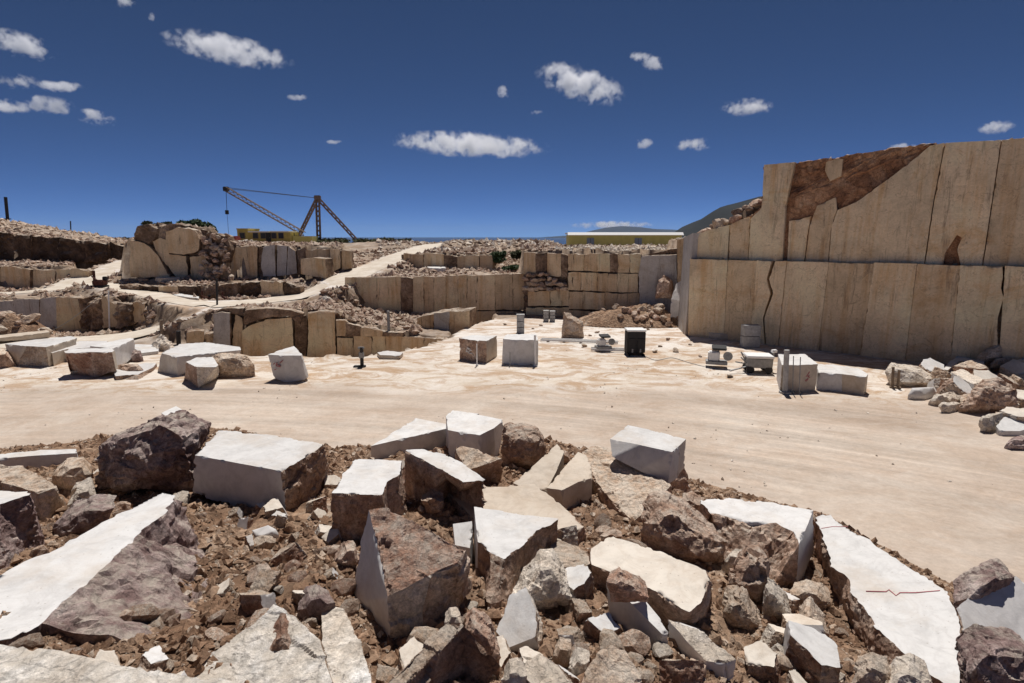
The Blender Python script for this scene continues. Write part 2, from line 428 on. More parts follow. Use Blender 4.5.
rk = s.ramp(s.noise(w, .9, 8, .7, .4), [(.28, (.10, .065, .042)), (.45, (.20, .135, .088)), (.58, (.33, .245, .175)), (.74, (.52, .43, .34))])
base = s.mix(at, base, rk)
base = s.mix(.4, base, s.ramp(s.noise(w, 7, 7, .72), [(.3, .72), (.7, 1.2)]), 'MULTIPLY')
s.bump([(s.noise(w, .9, 6, .6), .4, .12), (trf, .25, .03), (s.noise(w, 9, 7, .7), .55, .03)])
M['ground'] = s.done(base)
s = NT('pale_road_dust', .95)
w = s.co(world=True)
c = s.ramp(s.noise(w, .8, 7, .65, .3), [(.3, (.50, .42, .33)), (.5, (.60, .525, .435)), (.7, (.68, .62, .54))])
s.bump([(s.noise(w, 4, 6, .7), .5, .05)])
M['road'] = s.done(c)
s = NT('brown_rubble_soil', .97)
w = s.co(world=True)
c = s.ramp(s.noise(w, .55, 8, .7, .6), [(.25, (.14, .075, .044)), (.44, (.245, .148, .092)), (.58, (.37, .25, .168)), (.74, (.64, .54, .44))])
v = s.vor(w, 7.)
c = s.mix(.7, c, s.ramp(v.outputs['Color'], [(.1, .55), (.9, 1.45)]), 'MULTIPLY')
c = s.mix(.5, c, s.ramp(s.noise(w, 16, 6, .75), [(.3, .55), (.7, 1.4)]), 'MULTIPLY')
s.bump([(v.outputs['Distance'], .8, .07), (s.noise(w, 5, 8, .75), 1., .08), (s.noise(w, 26, 6, .75), .9, .015)])
M['soil'] = s.done(c)
s = NT('sea_water', .25)
w = s.co(world=True)
c = s.ramp(s.noise(w, .002, 4), [(.3, (.012, .03, .06)), (.7, (.02, .045, .085))])
s.bump([(s.noise(w, .12, 6, .7), .5, .6)])
M['sea'] = s.done(c)
s = NT('far_mountain', .95)
w = s.co(world=True)
M['mount'] = s.done(s.ramp(s.noise(w, .004, 8, .65), [(.3, (.004, .006, .005)), (.5, (.007, .009, .007)), (.7, (.014, .015, .012))]))

# ------------------------------------------------------------------ object helpers
def tag(o, label=None, cat=None, group=None, kind=None):
    if label: o['label'] = label
    if cat: o['category'] = cat
    if group: o['group'] = group
    if kind: o['kind'] = kind
    return o
def link(name, me, parent=None, loc=(0, 0, 0), rot=(0, 0, 0), scale=(1, 1, 1)):
    o = bpy.data.objects.new(name, me)
    COL.objects.link(o)
    if parent is not None: o.parent = parent
    o.location, o.rotation_euler, o.scale = loc, rot, scale
    return o
def empty(name, label, cat, loc, group=None, rz=0):
    return tag(link(name, None, None, loc, (0, 0, rz)), label, cat, group)
def mesh_from_bm(bm, name, mats, smooth=False):
    me = bpy.data.meshes.new(name)
    bm.to_mesh(me); bm.free()
    for m in mats: me.materials.append(M[m] if isinstance(m, str) else m)
    if smooth:
        me.polygons.foreach_set('use_smooth', [True] * len(me.polygons))
    return me
def grid_mesh(name, xs, ys, zf, mat):
    X, Y = np.meshgrid(xs, ys)
    Z = zf(X, Y)
    V = np.stack([X, Y, Z], -1).reshape(-1, 3)
    nx, ny = len(xs), len(ys)
    i = (np.arange(ny - 1)[:, None] * nx + np.arange(nx - 1)[None, :]).ravel()
    Fc = np.stack([i, i + 1, i + nx + 1, i + nx], -1)
    return np_mesh(name, V, Fc, mat), V
def np_mesh(name, V, Fc, mat, smooth=True):
    me = bpy.data.meshes.new(name)
    k = Fc.shape[1]
    me.vertices.add(len(V)); me.vertices.foreach_set('co', np.ascontiguousarray(V, dtype=np.float32).ravel())
    me.loops.add(Fc.size); me.loops.foreach_set('vertex_index', Fc.astype(np.int32).ravel())
    me.polygons.add(len(Fc)); me.polygons.foreach_set('loop_start', (np.arange(len(Fc)) * k).astype(np.int32))
    me.polygons.foreach_set('use_smooth', np.full(len(Fc), smooth))
    me.update(calc_edges=True); me.validate()
    me.materials.append(M[mat])
    return me

def refine(bm, L, it=7):
    bmesh.ops.triangulate(bm, faces=bm.faces[:])
    for _ in range(it):
        es = [e for e in bm.edges if e.calc_length() > L]
        if not es: break
        bmesh.ops.subdivide_edges(bm, edges=es, cuts=1)
        ng = [f for f in bm.faces if len(f.verts) > 3]
        if ng: bmesh.ops.triangulate(bm, faces=ng)
        if len(bm.faces) > 9000: break
def facet(q):
    """broken stone: every cell of the pattern is a small plane with its own tilt and height"""
    d, pt = mn.voronoi(q)
    c = pt[0]
    r = mn.noise_vector(c * 7.31 + Vector((3.3, 1.7, 9.1)))
    return r.dot(q - c) * 1.5 + r.x * .32
def rocknoise(p, s):
    q = p * s
    w = q + mn.noise_vector(q * 1.7) * .16
    l = Vector((w.x, w.y, w.z * 1.8))
    return .42 * mn.fractal(q, .9, 2.1, 3) + .62 * facet(l * .85) + .30 * facet(l * 2.3 + Vector((5, 2, 8))) + .12 * facet(w * 5.5) + .07 * mn.fractal(q * 11., .8, 2.2, 2)
def roughen(bm, L, amps, scale, seed, matmap):
    """split to edges of length L; push the broken faces about, keep the sawn ones flat with ragged borders"""
    refine(bm, L)
    bm.normal_update()
    off = Vector((seed * 13.1, seed * 7.7, seed * 3.3))
    fn = {}
    for f in bm.faces: fn.setdefault(f.material_index, f.normal.copy())
    moves = []
    for v in bm.verts:
        fids = {f.material_index for f in v.link_faces}
        am = max(amps[i] for i in fids)
        n = Vector()
        for f in v.link_faces: n += f.normal * (amps[f.material_index] + 1e-4)
        if n.length > 0: n.normalize()
        d = n * (rocknoise(v.co + off, scale) * am) + mn.noise_vector(v.co * scale * 3 + off) * (am * .16)
        for i in fids:
            if amps[i] < .014:
                k = fn[i]
                d -= k * d.dot(k)
        if am < .014: d = n * mn.noise(v.co * 2 + off) * am
        moves.append((v, d))
    for v, d in moves: v.co += d
    for v in bm.verts:
        if len({f.material_index for f in v.link_faces}) > 1:
            k = mn.noise(v.co * 3.1 + off) + .6 * mn.noise(v.co * 11. + off)
            if k > .12:
                nn = Vector()
                for f in v.link_faces: nn += fn[f.material_index]
                v.co -= nn.normalized() * min(.09, (k - .12) * .14) * min(1., L / .06)
    for e in bm.edges:
        lf = e.link_faces
        if len(lf) == 2 and lf[0].material_index != lf[1].material_index and min(amps[lf[0].material_index], amps[lf[1].material_index]) < .02:
            e.smooth = False
    for f in bm.faces:
        f.smooth = amps[f.material_index] < .02
        f.material_index = matmap[f.material_index]
_seed = [0]
def finish_rock(bm, name, L, amps, scale, keys, label, cat, group, parent=None, origin=None):
    """keys: one material key per face id"""
    _seed[0] += 1
    uniq = []
    for k in keys:
        if k not in uniq: uniq.append(k)
    roughen(bm, L, amps, scale, _seed[0], [uniq.index(k) for k in keys])
    if origin is None:
        c = sum((v.co for v in bm.verts), Vector()) / len(bm.verts)
        origin = Vector((c.x, c.y, min(v.co.z for v in bm.verts)))
    for v in bm.verts: v.co -= origin
    me = mesh_from_bm(bm, name, uniq)
    o = link(name, me, parent, origin)
    return tag(o, label, cat, group)

ROUGHKEYS = set('bdkrpm') | {'cl', 'ch', 'fb', 'fr', 'fe'}
def amp_of(k, a): return a if k in ROUGHKEYS else .008
def prism(name, label, top, f, ft, mats='wb', amp=.07, bot=None, tilt=(0, 0), sides=None, taper=.06, bury=.12,
          sb=0., Y=None, base=None, group=None, cat='stone block', scale=1.6, lpx=3.7, deep=None):
    """a sawn or broken block: its top outline, the corner f whose foot is seen at ft, feet of other corners in bot"""
    n = len(top)
    bot = bot or {}
    Y0 = (G(*ft).y if Y is None else Y) + sb
    p0 = atY(top[f][0], top[f][1], Y0)
    tops = []
    nrm = Vector((-tilt[0], -tilt[1], 1))
    o = Vector((0, 0, CAMZ))
    for px, py in top:
        d = raydir(px, py)
        t = nrm.dot(p0 - o) / nrm.dot(d)
        tops.append(o + d * t)
    c = sum(tops, Vector()) / n
    if base is None:
        base = min(gz(p.x, p.y) for p in tops + [c]) - bury
    if deep: base = min(base, p0.z - deep)
    bots = []
    for i, p in enumerate(tops):
        if i in bot:
            b = bot[i]
            flat = not (sides or {}).get(i, mats[1]) in ROUGHKEYS or not (sides or {}).get((i - 1) % n, mats[1]) in ROUGHKEYS
            q = atY(*b) if len(b) == 3 else (atY(b[0], b[1], p.y) if flat else G(*b))
            q = Vector((q.x, q.y, q.z - bury * .5))
            if len(b) == 2 and not flat: q.z = min(q.z, base + bury * 1.5 if base > q.z else q.z)
        else:
            q = Vector((p.x + (p.x - c.x) * taper, p.y + (p.y - c.y) * taper, min(base, p.z - .1)))
        bots.append(q)
    bm = bmesh.new()
    tv = [bm.verts.new(p) for p in tops]
    bv = [bm.verts.new(p) for p in bots]
    ff = bm.faces.new(tv); ff.material_index = 0
    keys = [mats[0]]
    sides = sides or {}
    for i in range(n):
        j = (i + 1) % n
        q = bm.faces.new((tv[i], bv[i], bv[j], tv[j]))
        q.material_index = i + 1
        keys.append(sides.get(i, mats[1]))
    bb = bm.faces.new(bv[::-1]); bb.material_index = n + 1; keys.append(mats[1])
    bmesh.ops.recalc_face_normals(bm, faces=bm.faces[:])
    L = max(.035, Y0 * lpx / FPX)
    ob = finish_rock(bm, name, L, [amp_of(k, amp) for k in keys], scale, keys, label, cat, group)
    ob['_'] = 0; del ob['_']
    return ob, (p0, nrm)
def mark(parent, plane, px, w=.03, key='redpaint', name='paint_mark', lift=.012):
    """a painted stroke lying on a plane of a block"""
    p0, nrm = plane
    nn = nrm.normalized()
    o = Vector((0, 0, CAMZ))
    pts = []
    for a in px:
        d = raydir(*a); pts.append(o + d * (nrm.dot(p0 - o) / nrm.dot(d)) + nn * lift)
    bm = bmesh.new()
    prev = None
    for i, p in enumerate(pts):
        t = (pts[min(i + 1, len(pts) - 1)] - pts[max(i - 1, 0)]).normalized()
        s_ = t.cross(nn).normalized() * w * .5
        a, b = bm.verts.new(p - s_ - parent.location), bm.verts.new(p + s_ - parent.location)
        a2, b2 = bm.verts.new(p - s_ - nn * .02 - parent.location), bm.verts.new(p + s_ - nn * .02 - parent.location)
        if prev:
            bm.faces.new((prev[0], prev[1], b, a)); bm.faces.new((prev[2], prev[0], a, a2)); bm.faces.new((prev[1], prev[3], b2, b))
        prev = (a, b, a2, b2)
    bmesh.ops.recalc_face_normals(bm, faces=bm.faces[:])
    return link(name, mesh_from_bm(bm, name, [key]), parent)
def boulder(name, label, outline, Y=None, ft=None, mat='b', bulge=.55, amp=.12, group=None, cat='boulder', scale=1.3, lpx=3.4, top=None, depth=1., sink=0.1, lean=.35):
    """a broken boulder from its outline: hull of the outline ring, a nearer bulge and a back"""
    if Y is None:
        if ft is None: ft = max(outline, key=lambda p: p[1])
        Y = G(*ft).y
    n = len(outline)
    cx_, cy_ = sum(p[0] for p in outline) / n, sum(p[1] for p in outline) / n
    sh = 1 - .45 * min(amp, .2)
    outline = [(cx_ + (p[0] - cx_) * sh, cy_ + (p[1] - cy_) * sh) for p in outline]
    P = [atY(px, py, Y) for px, py in outline]
    wmx = max(p.x for p in P) - min(p.x for p in P)
    hmx = max(p.z for p in P) - min(p.z for p in P)
    zmin = min(p.z for p in P)
    c = sum(P, Vector()) / n
    d = min(wmx, max(hmx, .6 * wmx)) * .5 * depth
    pts = []
    for p in P:
        tz = (p.z - zmin) / (hmx + 1e-6)
        yy = Y + d * (.25 + lean * tz * 1.6)
        k = yy / Y
        pts.append(Vector((p.x * k, yy, CAMZ + (p.z - CAMZ) * k)))      # outline leaning back with height
        q = c + (p - c) * bulge
        pts.append(Vector((q.x, Y - d * .18 + d * lean * tz, q.z)))
        q = c + (p - c) * .8
        pts.append(Vector((q.x * 1.05, Y + d * 1.9, q.z - hmx * .1)))
    for p in list(pts[:3 * n:3]):
        if p.z < c.z: pts.append(Vector((p.x, p.y, zmin - sink)))
    bm = bmesh.new()
    for p in pts: bm.verts.new(p)
    r = bmesh.ops.convex_hull(bm, input=bm.verts[:])
    bmesh.ops.delete(bm, geom=[v for v in bm.verts if not v.link_faces], context='VERTS')
    bmesh.ops.dissolve_limit(bm, angle_limit=R(14), verts=bm.verts[:], edges=bm.edges[:])
    keys = []
    for f in bm.faces:
        f.material_index = 0
    if top:
        for f in bm.faces:
            if f.normal.z > .75: f.material_index = 1
    keys = [mat, top or mat]
    return finish_rock(bm, name, max(.035, Y * lpx / FPX), [amp_of(k, amp) for k in keys], scale, keys, label, cat, group)

# simple boxes and bars
class MB:
    def __init__(s): s.bm = bmesh.new()
    def box(s, c, size, rz=0., rx=0.):
        from mathutils import Matrix
        m = Matrix.Translation(c) @ Matrix.Rotation(rz, 4, 'Z') @ Matrix.Rotation(rx, 4, 'X') @ Matrix.Diagonal((*size, 1))
        bmesh.ops.create_cube(s.bm, size=1, matrix=m); return s
    def bar(s, a, b, r=.05, n=6):
        a, b = Vector(a), Vector(b)
        q = (b - a).to_track_quat('Z', 'Y').to_matrix().to_4x4()
        from mathutils import Matrix
        m = Matrix.Translation((a + b) / 2) @ q
        bmesh.ops.create_cone(s.bm, cap_ends=True, segments=n, radius1=r, radius2=r, depth=(b - a).length, matrix=m); return s
    def build(s, name, mat, parent=None, bevel=0., loc=(0, 0, 0)):
        if bevel:
            bmesh.ops.bevel(s.bm, geom=s.bm.edges[:], offset=bevel, segments=2, affect='EDGES')
        return link(name, mesh_from_bm(s.bm, name, [mat]), parent, loc)
# ================================================================== SETTING
def axis(segs):
    out = [segs[0][0]]
    for a, b, st in segs:
        n = max(1, int(round((b - a) / st)))
        out += list(a + (b - a) * (np.arange(1, n + 1) / n))
    return np.array(out)
gx = axis([(-420, -140, 20), (-140, -70, 2.5), (-70, -32, .8), (-32, 32, .28), (32, 70, .8), (70, 140, 2.5), (140, 420, 20)])
gy = axis([(-12, 8, 1.), (8, 28, .4), (28, 78, .26), (78, 130, 1.), (130, 430, 6.)])
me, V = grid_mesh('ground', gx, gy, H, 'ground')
X, Y = V[:, 0], V[:, 1]
# how broken the ground is: haul floor 0, terraces and slopes 1
fl = inpoly(X, Y, PIT_EDGE + [(52, 52), (60, 3), (60, -12), (-75, -12), (-75, 34)])
dpit = np.clip((Y - 33) / 14, 0, 1) * .12
zs = np.clip(np.abs(V[:, 2]) / .5, 0, 1)
nxg, nyg = len(gx), len(gy)
Zg = V[:, 2].reshape(nyg, nxg)
gyy, gxx = np.gradient(Zg, gy, gx)
slope = np.hypot(gxx, gyy).ravel()
st_ = np.clip((slope - .35) / .5, 0, 1)
rgh = np.where(fl, np.maximum(zs, st_), np.where(V[:, 2] < -1.2, .45, .80 + .4 * fbm(X * .3, Y * .3)))
# ragged slopes
dv = np.stack([fbm(X * 1.3 + 5, Y * 1.3 + V[:, 2] * 2), fbm(X * 1.3 + 50, Y * 1.3 + V[:, 2] * 2), fbm(X * 1.7 + 90, Y * 1.7 + V[:, 2] * 2)], -1) * (st_ * np.where(Y < 100, .9, 0))[:, None]
me.vertices.foreach_set('co', np.ascontiguousarray(V + dv, dtype=np.float32).ravel())
for pl_, w in ROADS.values():
    d, _ = pldist(X, Y, [tuple(p) for p in pl_]); rgh = np.minimum(rgh, np.maximum(np.clip((d - w * .5) / .9, .0, 1), st_ * (d > w * .5)))
rgh = np.maximum(rgh, np.clip((slope - .62) / .35, 0, 1) * .95 * (Y > 34))
a = me.attributes.new('rough', 'FLOAT', 'POINT'); a.data.foreach_set('value', rgh.astype(np.float32))
dt, _ = pldist(X, Y, TOE)
hl = np.clip((27.2 - Y + 4.5 * fbm(X * .25, Y * .35) + np.clip(X - 8, 0, 20) * -.2) / 2.4, 0, 1) * fl
a = me.attributes.new('haul', 'FLOAT', 'POINT'); a.data.foreach_set('value', hl.astype(np.float32))
tag(link('ground', me), 'pale dusty quarry floor with brown terraces and pit behind it', None, None, 'structure')

sx = axis([(-17.5, 14.5, .085)])
sy = axis([(1.5, 11, .07), (11, 22.5, .11)])
def slope_z(X, Y):
    z = heap(X, Y)
    d = np.clip((z + .05) / .25, 0, 1)
    z = z + d * (.16 * fbm(X * 4.2, Y * 4.2, 3) + .10 * np.abs(fbm(X * 9.5 + 3, Y * 9.5, 2)))
    return z
me, V = grid_mesh('rubble_slope', sx, sy, slope_z, 'soil')
# only the heap itself: drop the faces that lie under the floor
bm = bmesh.new(); bm.from_mesh(me)
bmesh.ops.delete(bm, geom=[f for f in bm.faces if max(v.co.z for v in f.verts) < -.05], context='FACES')
bm.to_mesh(me); bm.free()
tag(link('rubble_slope', me), 'brown rubble slope in front of the haul way', None, None, 'structure')

def ribbon(name, pl_, w, label):
    pts = [Vector(p) for p in pl_]
    dense = []
    for a_, b_ in zip(pts[:-1], pts[1:]):
        n = max(2, int((b_ - a_).length / .7))
        dense += [a_.lerp(b_, k / n) for k in range(n)]
    dense.append(pts[-1])
    for _ in range(6):
        dense = [dense[0]] + [(dense[i - 1] + dense[i] * 2 + dense[i + 1]) / 4 for i in range(1, len(dense) - 1)] + [dense[-1]]
    Vv, Ff = [], []
    K = 6
    for i, p in enumerate(dense):
        t = (dense[min(i + 1, len(dense) - 1)] - dense[max(i - 1, 0)]); t.z = 0; t.normalize()
        s_ = Vector((t.y, -t.x, 0))
        wob = w * (.5 + .09 * mn.noise(p * .6))
        for k in range(K + 1):
            u = -1 + 2 * k / K
            q = p + s_ * wob * u
            Vv.append((q.x, q.y, q.z + .05 * (1 - u * u) + .03 + .025 * mn.noise(q * 1.5)))
    for i in range(len(dense) - 1):
        for k in range(K):
            j = i * (K + 1) + k
            Ff.append((j, j + 1, j + K + 2, j + K + 1))
    me = np_mesh(name, np.array(Vv), np.array(Ff), 'road')
    tag(link(name, me), label, None, None, 'structure')
ribbon('haul_road', *ROADS['haul_road'], 'pale dirt road climbing to the upper plateau')
ribbon('pit_ramp', *ROADS['pit_ramp'], 'pale dirt ramp leading down into the pit')
ribbon('side_road', *ROADS['side_road'], 'narrow dirt road above the rubble bank')
ribbon('upper_road', *ROADS['upper_road'], 'dirt road along the upper terrace')

xs = np.array([-29500., -8000, -1500, 0, 1500, 8000, 29500]); ys = np.array([300., 1200, 6000, 30500])
me, _ = grid_mesh('sea', xs, ys, lambda X, Y: 0 * X - 60., 'sea')
tag(link('sea', me), 'dark blue sea beyond the quarry', None, None, 'structure')

def ridge(name, prof, Y0, depth, label, n=90):
    """a mountain ridge: profile in (px, py) at distance Y0, falling away to both sides"""
    pxs = np.linspace(prof[0][0], prof[-1][0], n)
    pys = np.interp(pxs, [p[0] for p in prof], [p[1] for p in prof])
    rows = []
    for k in range(-6, 7):
        u = k / 6
        row = []
        for px, py in zip(pxs, pys):
            p = atY(px, py, Y0)
            h = max(p.z + 60, 3)
            f = (1 - abs(u)) ** .8
            y = Y0 + u * depth
            nz = float(fbm(np.array([p.x / h * .9 + k * .7]), np.array([k * .6]))[0]) * (0 if k == 0 else .35)
            row.append((p.x, y, -62 + h * max(0, f * (1 + nz))))
        rows.append(row)
    Vv = np.array(rows).reshape(-1, 3)
    i = (np.arange(12)[:, None] * n + np.arange(n - 1)[None, :]).ravel()
    me = np_mesh(name, Vv, np.stack([i, i + 1, i + n + 1, i + n], -1), 'mount')
    tag(link(name, me), label, None, None, 'structure')
ridge('far_mountain', [(545, 237), (575, 235), (592, 230.5), (606, 227.5), (622, 226), (640, 227), (655, 229), (672, 229.5), (690, 231), (720, 229), (760, 226), (830, 230), (900, 237)], 26000, 5000, 'hazy blue mountain on the horizon under a cloud')
ridge('dark_hill', [(668, 237), (680, 232.5), (692, 227), (704, 219), (713, 211), (722, 206), (735, 203), (760, 196), (800, 193), (860, 192), (920, 196), (1100, 218), (1250, 236)], 3600, 1300, 'dark wooded hill rising behind the tall quarry wall')

# ================================================================== QUARRY WALLS AND TERRACES
class Face:
    def __init__(s, A, B, off=0.):
        A, B = Vector((A[0], A[1], 0)), Vector((B[0], B[1], 0))
        s.t = (B - A).normalized(); s.n = Vector((s.t.y, -s.t.x, 0))
        if s.n.dot(-A) < 0: s.n = -s.n
        s.A = A + s.n * off
    def pt(s, px, py, off=0.):
        d = raydir(px, py); o = Vector((0, 0, CAMZ))
        return o + d * (s.n.dot(s.A - o) / s.n.dot(d)) + s.n * off
    def py(s, px, z):
        lo, hi = -200., 700.
        for _ in range(40):
            m = (lo + hi) / 2
            if s.pt(px, m).z > z: lo = m
            else: hi = m
        return (lo + hi) / 2
def slab(wall, face, poly, key, thick=.8, proud=0., name='rock_panel', amp=.06, scale=.9, side=None, lpx=4.0, label=None, fa=None):
    pts = [face.pt(px, py, proud) for px, py in poly]
    bm = bmesh.new()
    fv = [bm.verts.new(p) for p in pts]
    bv = [bm.verts.new(p - face.n * thick) for p in pts]
    n = len(pts)
    bm.faces.new(fv).material_index = 0
    bm.faces.new(bv[::-1]).material_index = n + 1
    keys = [key]
    for i in range(n):
        j = (i + 1) % n
        bm.faces.new((fv[i], bv[i], bv[j], fv[j])).material_index = i + 1
        keys.append(side or 'fb')
    keys.append('fb')
    bmesh.ops.recalc_face_normals(bm, faces=bm.faces[:])
    Yc = sum(p.y for p in pts) / n
    _seed[0] += 1
    uniq = list(dict.fromkeys(keys))
    am = [amp_of(k, amp) for k in keys]
    if fa is not None: am[0] = fa
    roughen(bm, max(.2, Yc * lpx / FPX), am, scale, _seed[0], [uniq.index(k) for k in keys])
    o = sum((v.co for v in bm.verts), Vector()) / len(bm.verts)
    for v in bm.verts: v.co -= o
    ob = link(name, mesh_from_bm(bm, name, uniq), wall, o - wall.location)
    if label: ob['label'] = label
    return ob
def wall_obj(name, label, cat, face, px, group=None):
    p = face.pt(px, 300); p.z = 0.
    return tag(empty(name, label, cat, p, group), kind='thing')
def course(wall, face, xs, tops, bots, keys, jit=.8, gap=.06, proud=.08, thick=.8, lean=0., **kw):
    """one lift of sawn panels; xs are the joints"""
    rnd = random.Random(int(xs[0] * 7 + tops[0]))
    for i in range(len(xs) - 1):
        a, b = xs[i] + gap, xs[i + 1] - gap
        ta, tb, ba, bb = tops[i], tops[i + 1], bots[i], bots[i + 1]
        ja, jb = rnd.uniform(-jit, jit), rnd.uniform(-jit, jit)
        m = (a + b) / 2 + rnd.uniform(-.2, .2) * (b - a)
        poly = [(a - lean, ba), (a, ta + ja), (m, (ta + tb) / 2 + rnd.uniform(-jit, jit)), (b, tb + jb), (b - lean, bb)]
        k = keys[i % len(keys)] if isinstance(keys, (list, tuple)) else keys
        slab(wall, face, poly, k, thick, rnd.uniform(0, proud), **kw)

# ---- the tall wall on the right
FW = Face(WALL_A, WALL_B)
tw = wall_obj('quarry_wall', 'tall sawn tan quarry wall in two lifts with a broken russet scar', 'quarry wall', FW, 800)
FU = Face(WALL_A, WALL_B, -.5)
FK = Face(WALL_A, WALL_B, -.66)
lowx = [690, 728, 757, 787, 829, 874, 917, 960, 1005, 1050, 1110, 1190]
lowb = [688, 724, 750, 778, 818, 860, 905, 950, 998, 1040, 1100, 1180]
kk = ['fw', 'ft', 'fw', 'fw', 'ft', 'fw', 'ft', 'fw', 'fw', 'ft', 'fw']
rl = random.Random(4)
for i in range(len(lowx) - 1):
    a, b, c, d = lowx[i] + .1, lowx[i + 1] - .1, lowb[i + 1] - .1, lowb[i] + .1
    poly = [(d, FW.py(d, -.15)), (a, FW.py(a, 5.46 + rl.uniform(-.05, .05))), (b, FW.py(b, 5.46 + rl.uniform(-.05, .05))), (c, FW.py(c, -.15))]
    if i == 7:
        poly = [(d, FW.py(d, -.15)), (a, FW.py(a, 5.46)), (b - 2.5, FW.py(b, 5.46)), (b - 2, 277), (b - 4, 288), (b - 1.5, 298), (c - .4, 318), (c - .4, 330), (c - .4, FW.py(c, -.15))]
    if i == 2:
        slab(tw, FW, [(750, FW.py(750, -.15)), (757.1, FW.py(757, 5.46)), (772, FW.py(772, 5.42)), (767, 279), (770.5, 294), (763, 318), (765, FW.py(765, -.15))], 'fw', .75, .05, side='fw')
        poly = [(766.5, FW.py(767, -.15)), (764.6, 318), (773.4, 294), (769.4, 279), (775.6, FW.py(775, 5.42)), (786.9, FW.py(787, 5.46)), (777.9, FW.py(778, -.15))]
    slab(tw, FW, poly, kk[i], .75, rl.uniform(0, .10), side='fw')
def U(poly, key, proud=0., **kw): slab(tw, FU, poly, key, .7, proud, **{'side': 'fw', **kw})
ub = lambda px: (px, FU.py(px, 5.42))
U([ub(692), (694, 236), (712, 229), (729.5, 225), ub(727.5)], 'fw', .05)
U([ub(728.5), (730.5, 225), (741, 219), (750, 217), ub(748)], 'ft', .0)
U([ub(749), (751, 219), (762, 208), (764.5, 165), (780, 163.5), (795.5, 162), (786, 206), ub(782.5)], 'fw', .1)
U([ub(787), (789, 221), (800, 219), (811, 216), (807, 236), ub(804)], 'fw', -.05)
U([ub(805), (810, 225), (817, 206), (836, 197), (837, 210), (831, 230), ub(828)], 'ft', .02)
U([(826, 162), (838, 158), (843, 159), (841, 176), (830, 181), (825, 171)], 'ft', .0)
U([ub(829), (832, 226), (838, 210), (857, 202), (876, 188), (893, 176), (922, 153), (930, 146), (944.5, 143), (933, 204), ub(924)], 'fw', .1)
U([ub(925), (934, 204), (945.5, 143), (975, 141.5), (1001, 140), (992, 200), ub(982), ub(961), (957, 249), (962, 238), (957, 235), (951, 244), (945, 253), ub(943)], 'fw', .07)
U([ub(983), (993, 200), (1002, 140), (1050, 136), (1040, 200), ub(1030)], 'ft', .04)
U([ub(1031), (1041, 200), (1051, 136), (1110, 131), (1180, 126), ub(1160)], 'fw', .1)
cp = [(692, FK.py(692, -.3)), (692, 238), (730, 226), (762, 209), (765, 168), (797, 163), (815, 160), (838, 157), (860, 153), (880, 150.5), (900, 147.5), (920, 145.5),
      (945, 145), (1000, 142), (1110, 134), (1190, 128), (1190, FK.py(1190, -.3))]
slab(tw, FK, cp, 'fr', .7, 0., 'rock_core', amp=.26, scale=.9, side='fr', lpx=3.0)
# its left end
FE = Face((WALL_A[0] + .03, WALL_A[1] + .1), (WALL_A[0] + .95, 44.4))
pe = [Vector((WALL_A[0] - .02, WALL_A[1] + .02, -.2)), Vector((WALL_A[0] + .12, WALL_A[1] + .02, 7.2)), Vector((WALL_A[0] + .62, 44, 6.9)), Vector((WALL_A[0] + .5, 44, -.2))]
bm = bmesh.new()
fv = [bm.verts.new(p) for p in pe]; bv = [bm.verts.new(p + Vector((.9, .25, 0))) for p in pe]
bm.faces.new(fv); bm.faces.new(bv[::-1])
for i in range(4): bm.faces.new((fv[i], bv[i], bv[(i + 1) % 4], fv[(i + 1) % 4]))
bmesh.ops.recalc_face_normals(bm, faces=bm.faces[:])
refine(bm, .4)
for v in bm.verts: v.co -= tw.location
link('end_face', mesh_from_bm(bm, 'end_face', ['fg']), tw)

# ---- wall at the back of the floor, in three courses
FB = Face(WP(522, 51.4), WP(690, 47.0))
bw = wall_obj('quarry_wall', 'back wall of the floor in stacked courses below the long yellow building', 'quarry wall', FB, 600)
course(bw, FB, [568, 574, 584, 597, 610, 618, 630, 641], [254] * 8, [270.5, 270.5, 271, 271.5, 272, 272.5, 273, 273], ['ft', 'fw', 'ft', 'fw', 'fb', 'ft', 'fw'])
course(bw, FB, [568, 573, 581, 597, 608, 617.5, 638], [272, 272, 272.5, 273, 273.5, 274, 274.5], [290, 290, 290.5, 291, 291.5, 292, 292.5], ['fw', 'ft', 'fw', 'ft', 'ft', 'fw'])
course(bw, FB, [569, 583, 605, 640], [292, 292, 292.5, 293.5], [309, 309, 310, 312], ['ft', 'fw', 'ft'])
course(bw, FB, [569, 590, 640], [311, 311, 313], [322, 322, 322], ['ft', 'fb'])
slab(bw, FB, [(640, 318), (639, 275), (642, 256), (660, 255), (677, 254.5), (677, 318)], 'fg', 1., .5)
slab(bw, FB, [(677.5, 315), (677.5, 240), (684, 238), (690, 238), (690, 315)], 'ft', 1., .7)
course(bw, FB, [524, 536, 547, 561, 567.5], [253, 253, 253.5, 254, 255], [274, 275, 276, 277, 277], ['ft', 'fb', 'ft', 'fb'], proud=.3)
course(bw, FB, [528, 550, 562, 569], [291, 291, 291, 291], [306, 306, 306, 306], ['ft', 'fw', 'ft'])
course(bw, FB, [526, 544, 561, 569], [307.5] * 4, [321] * 4, ['fw', 'ft', 'ft'])
slab(bw, Face(WP(522, 52), WP(690, 47.6)), [(524, 322), (524, 256), (560, 256), (640, 256), (690, 246), (690, 322)], 'fb', .7, 0, 'rock_core', amp=.3, lpx=3.6)

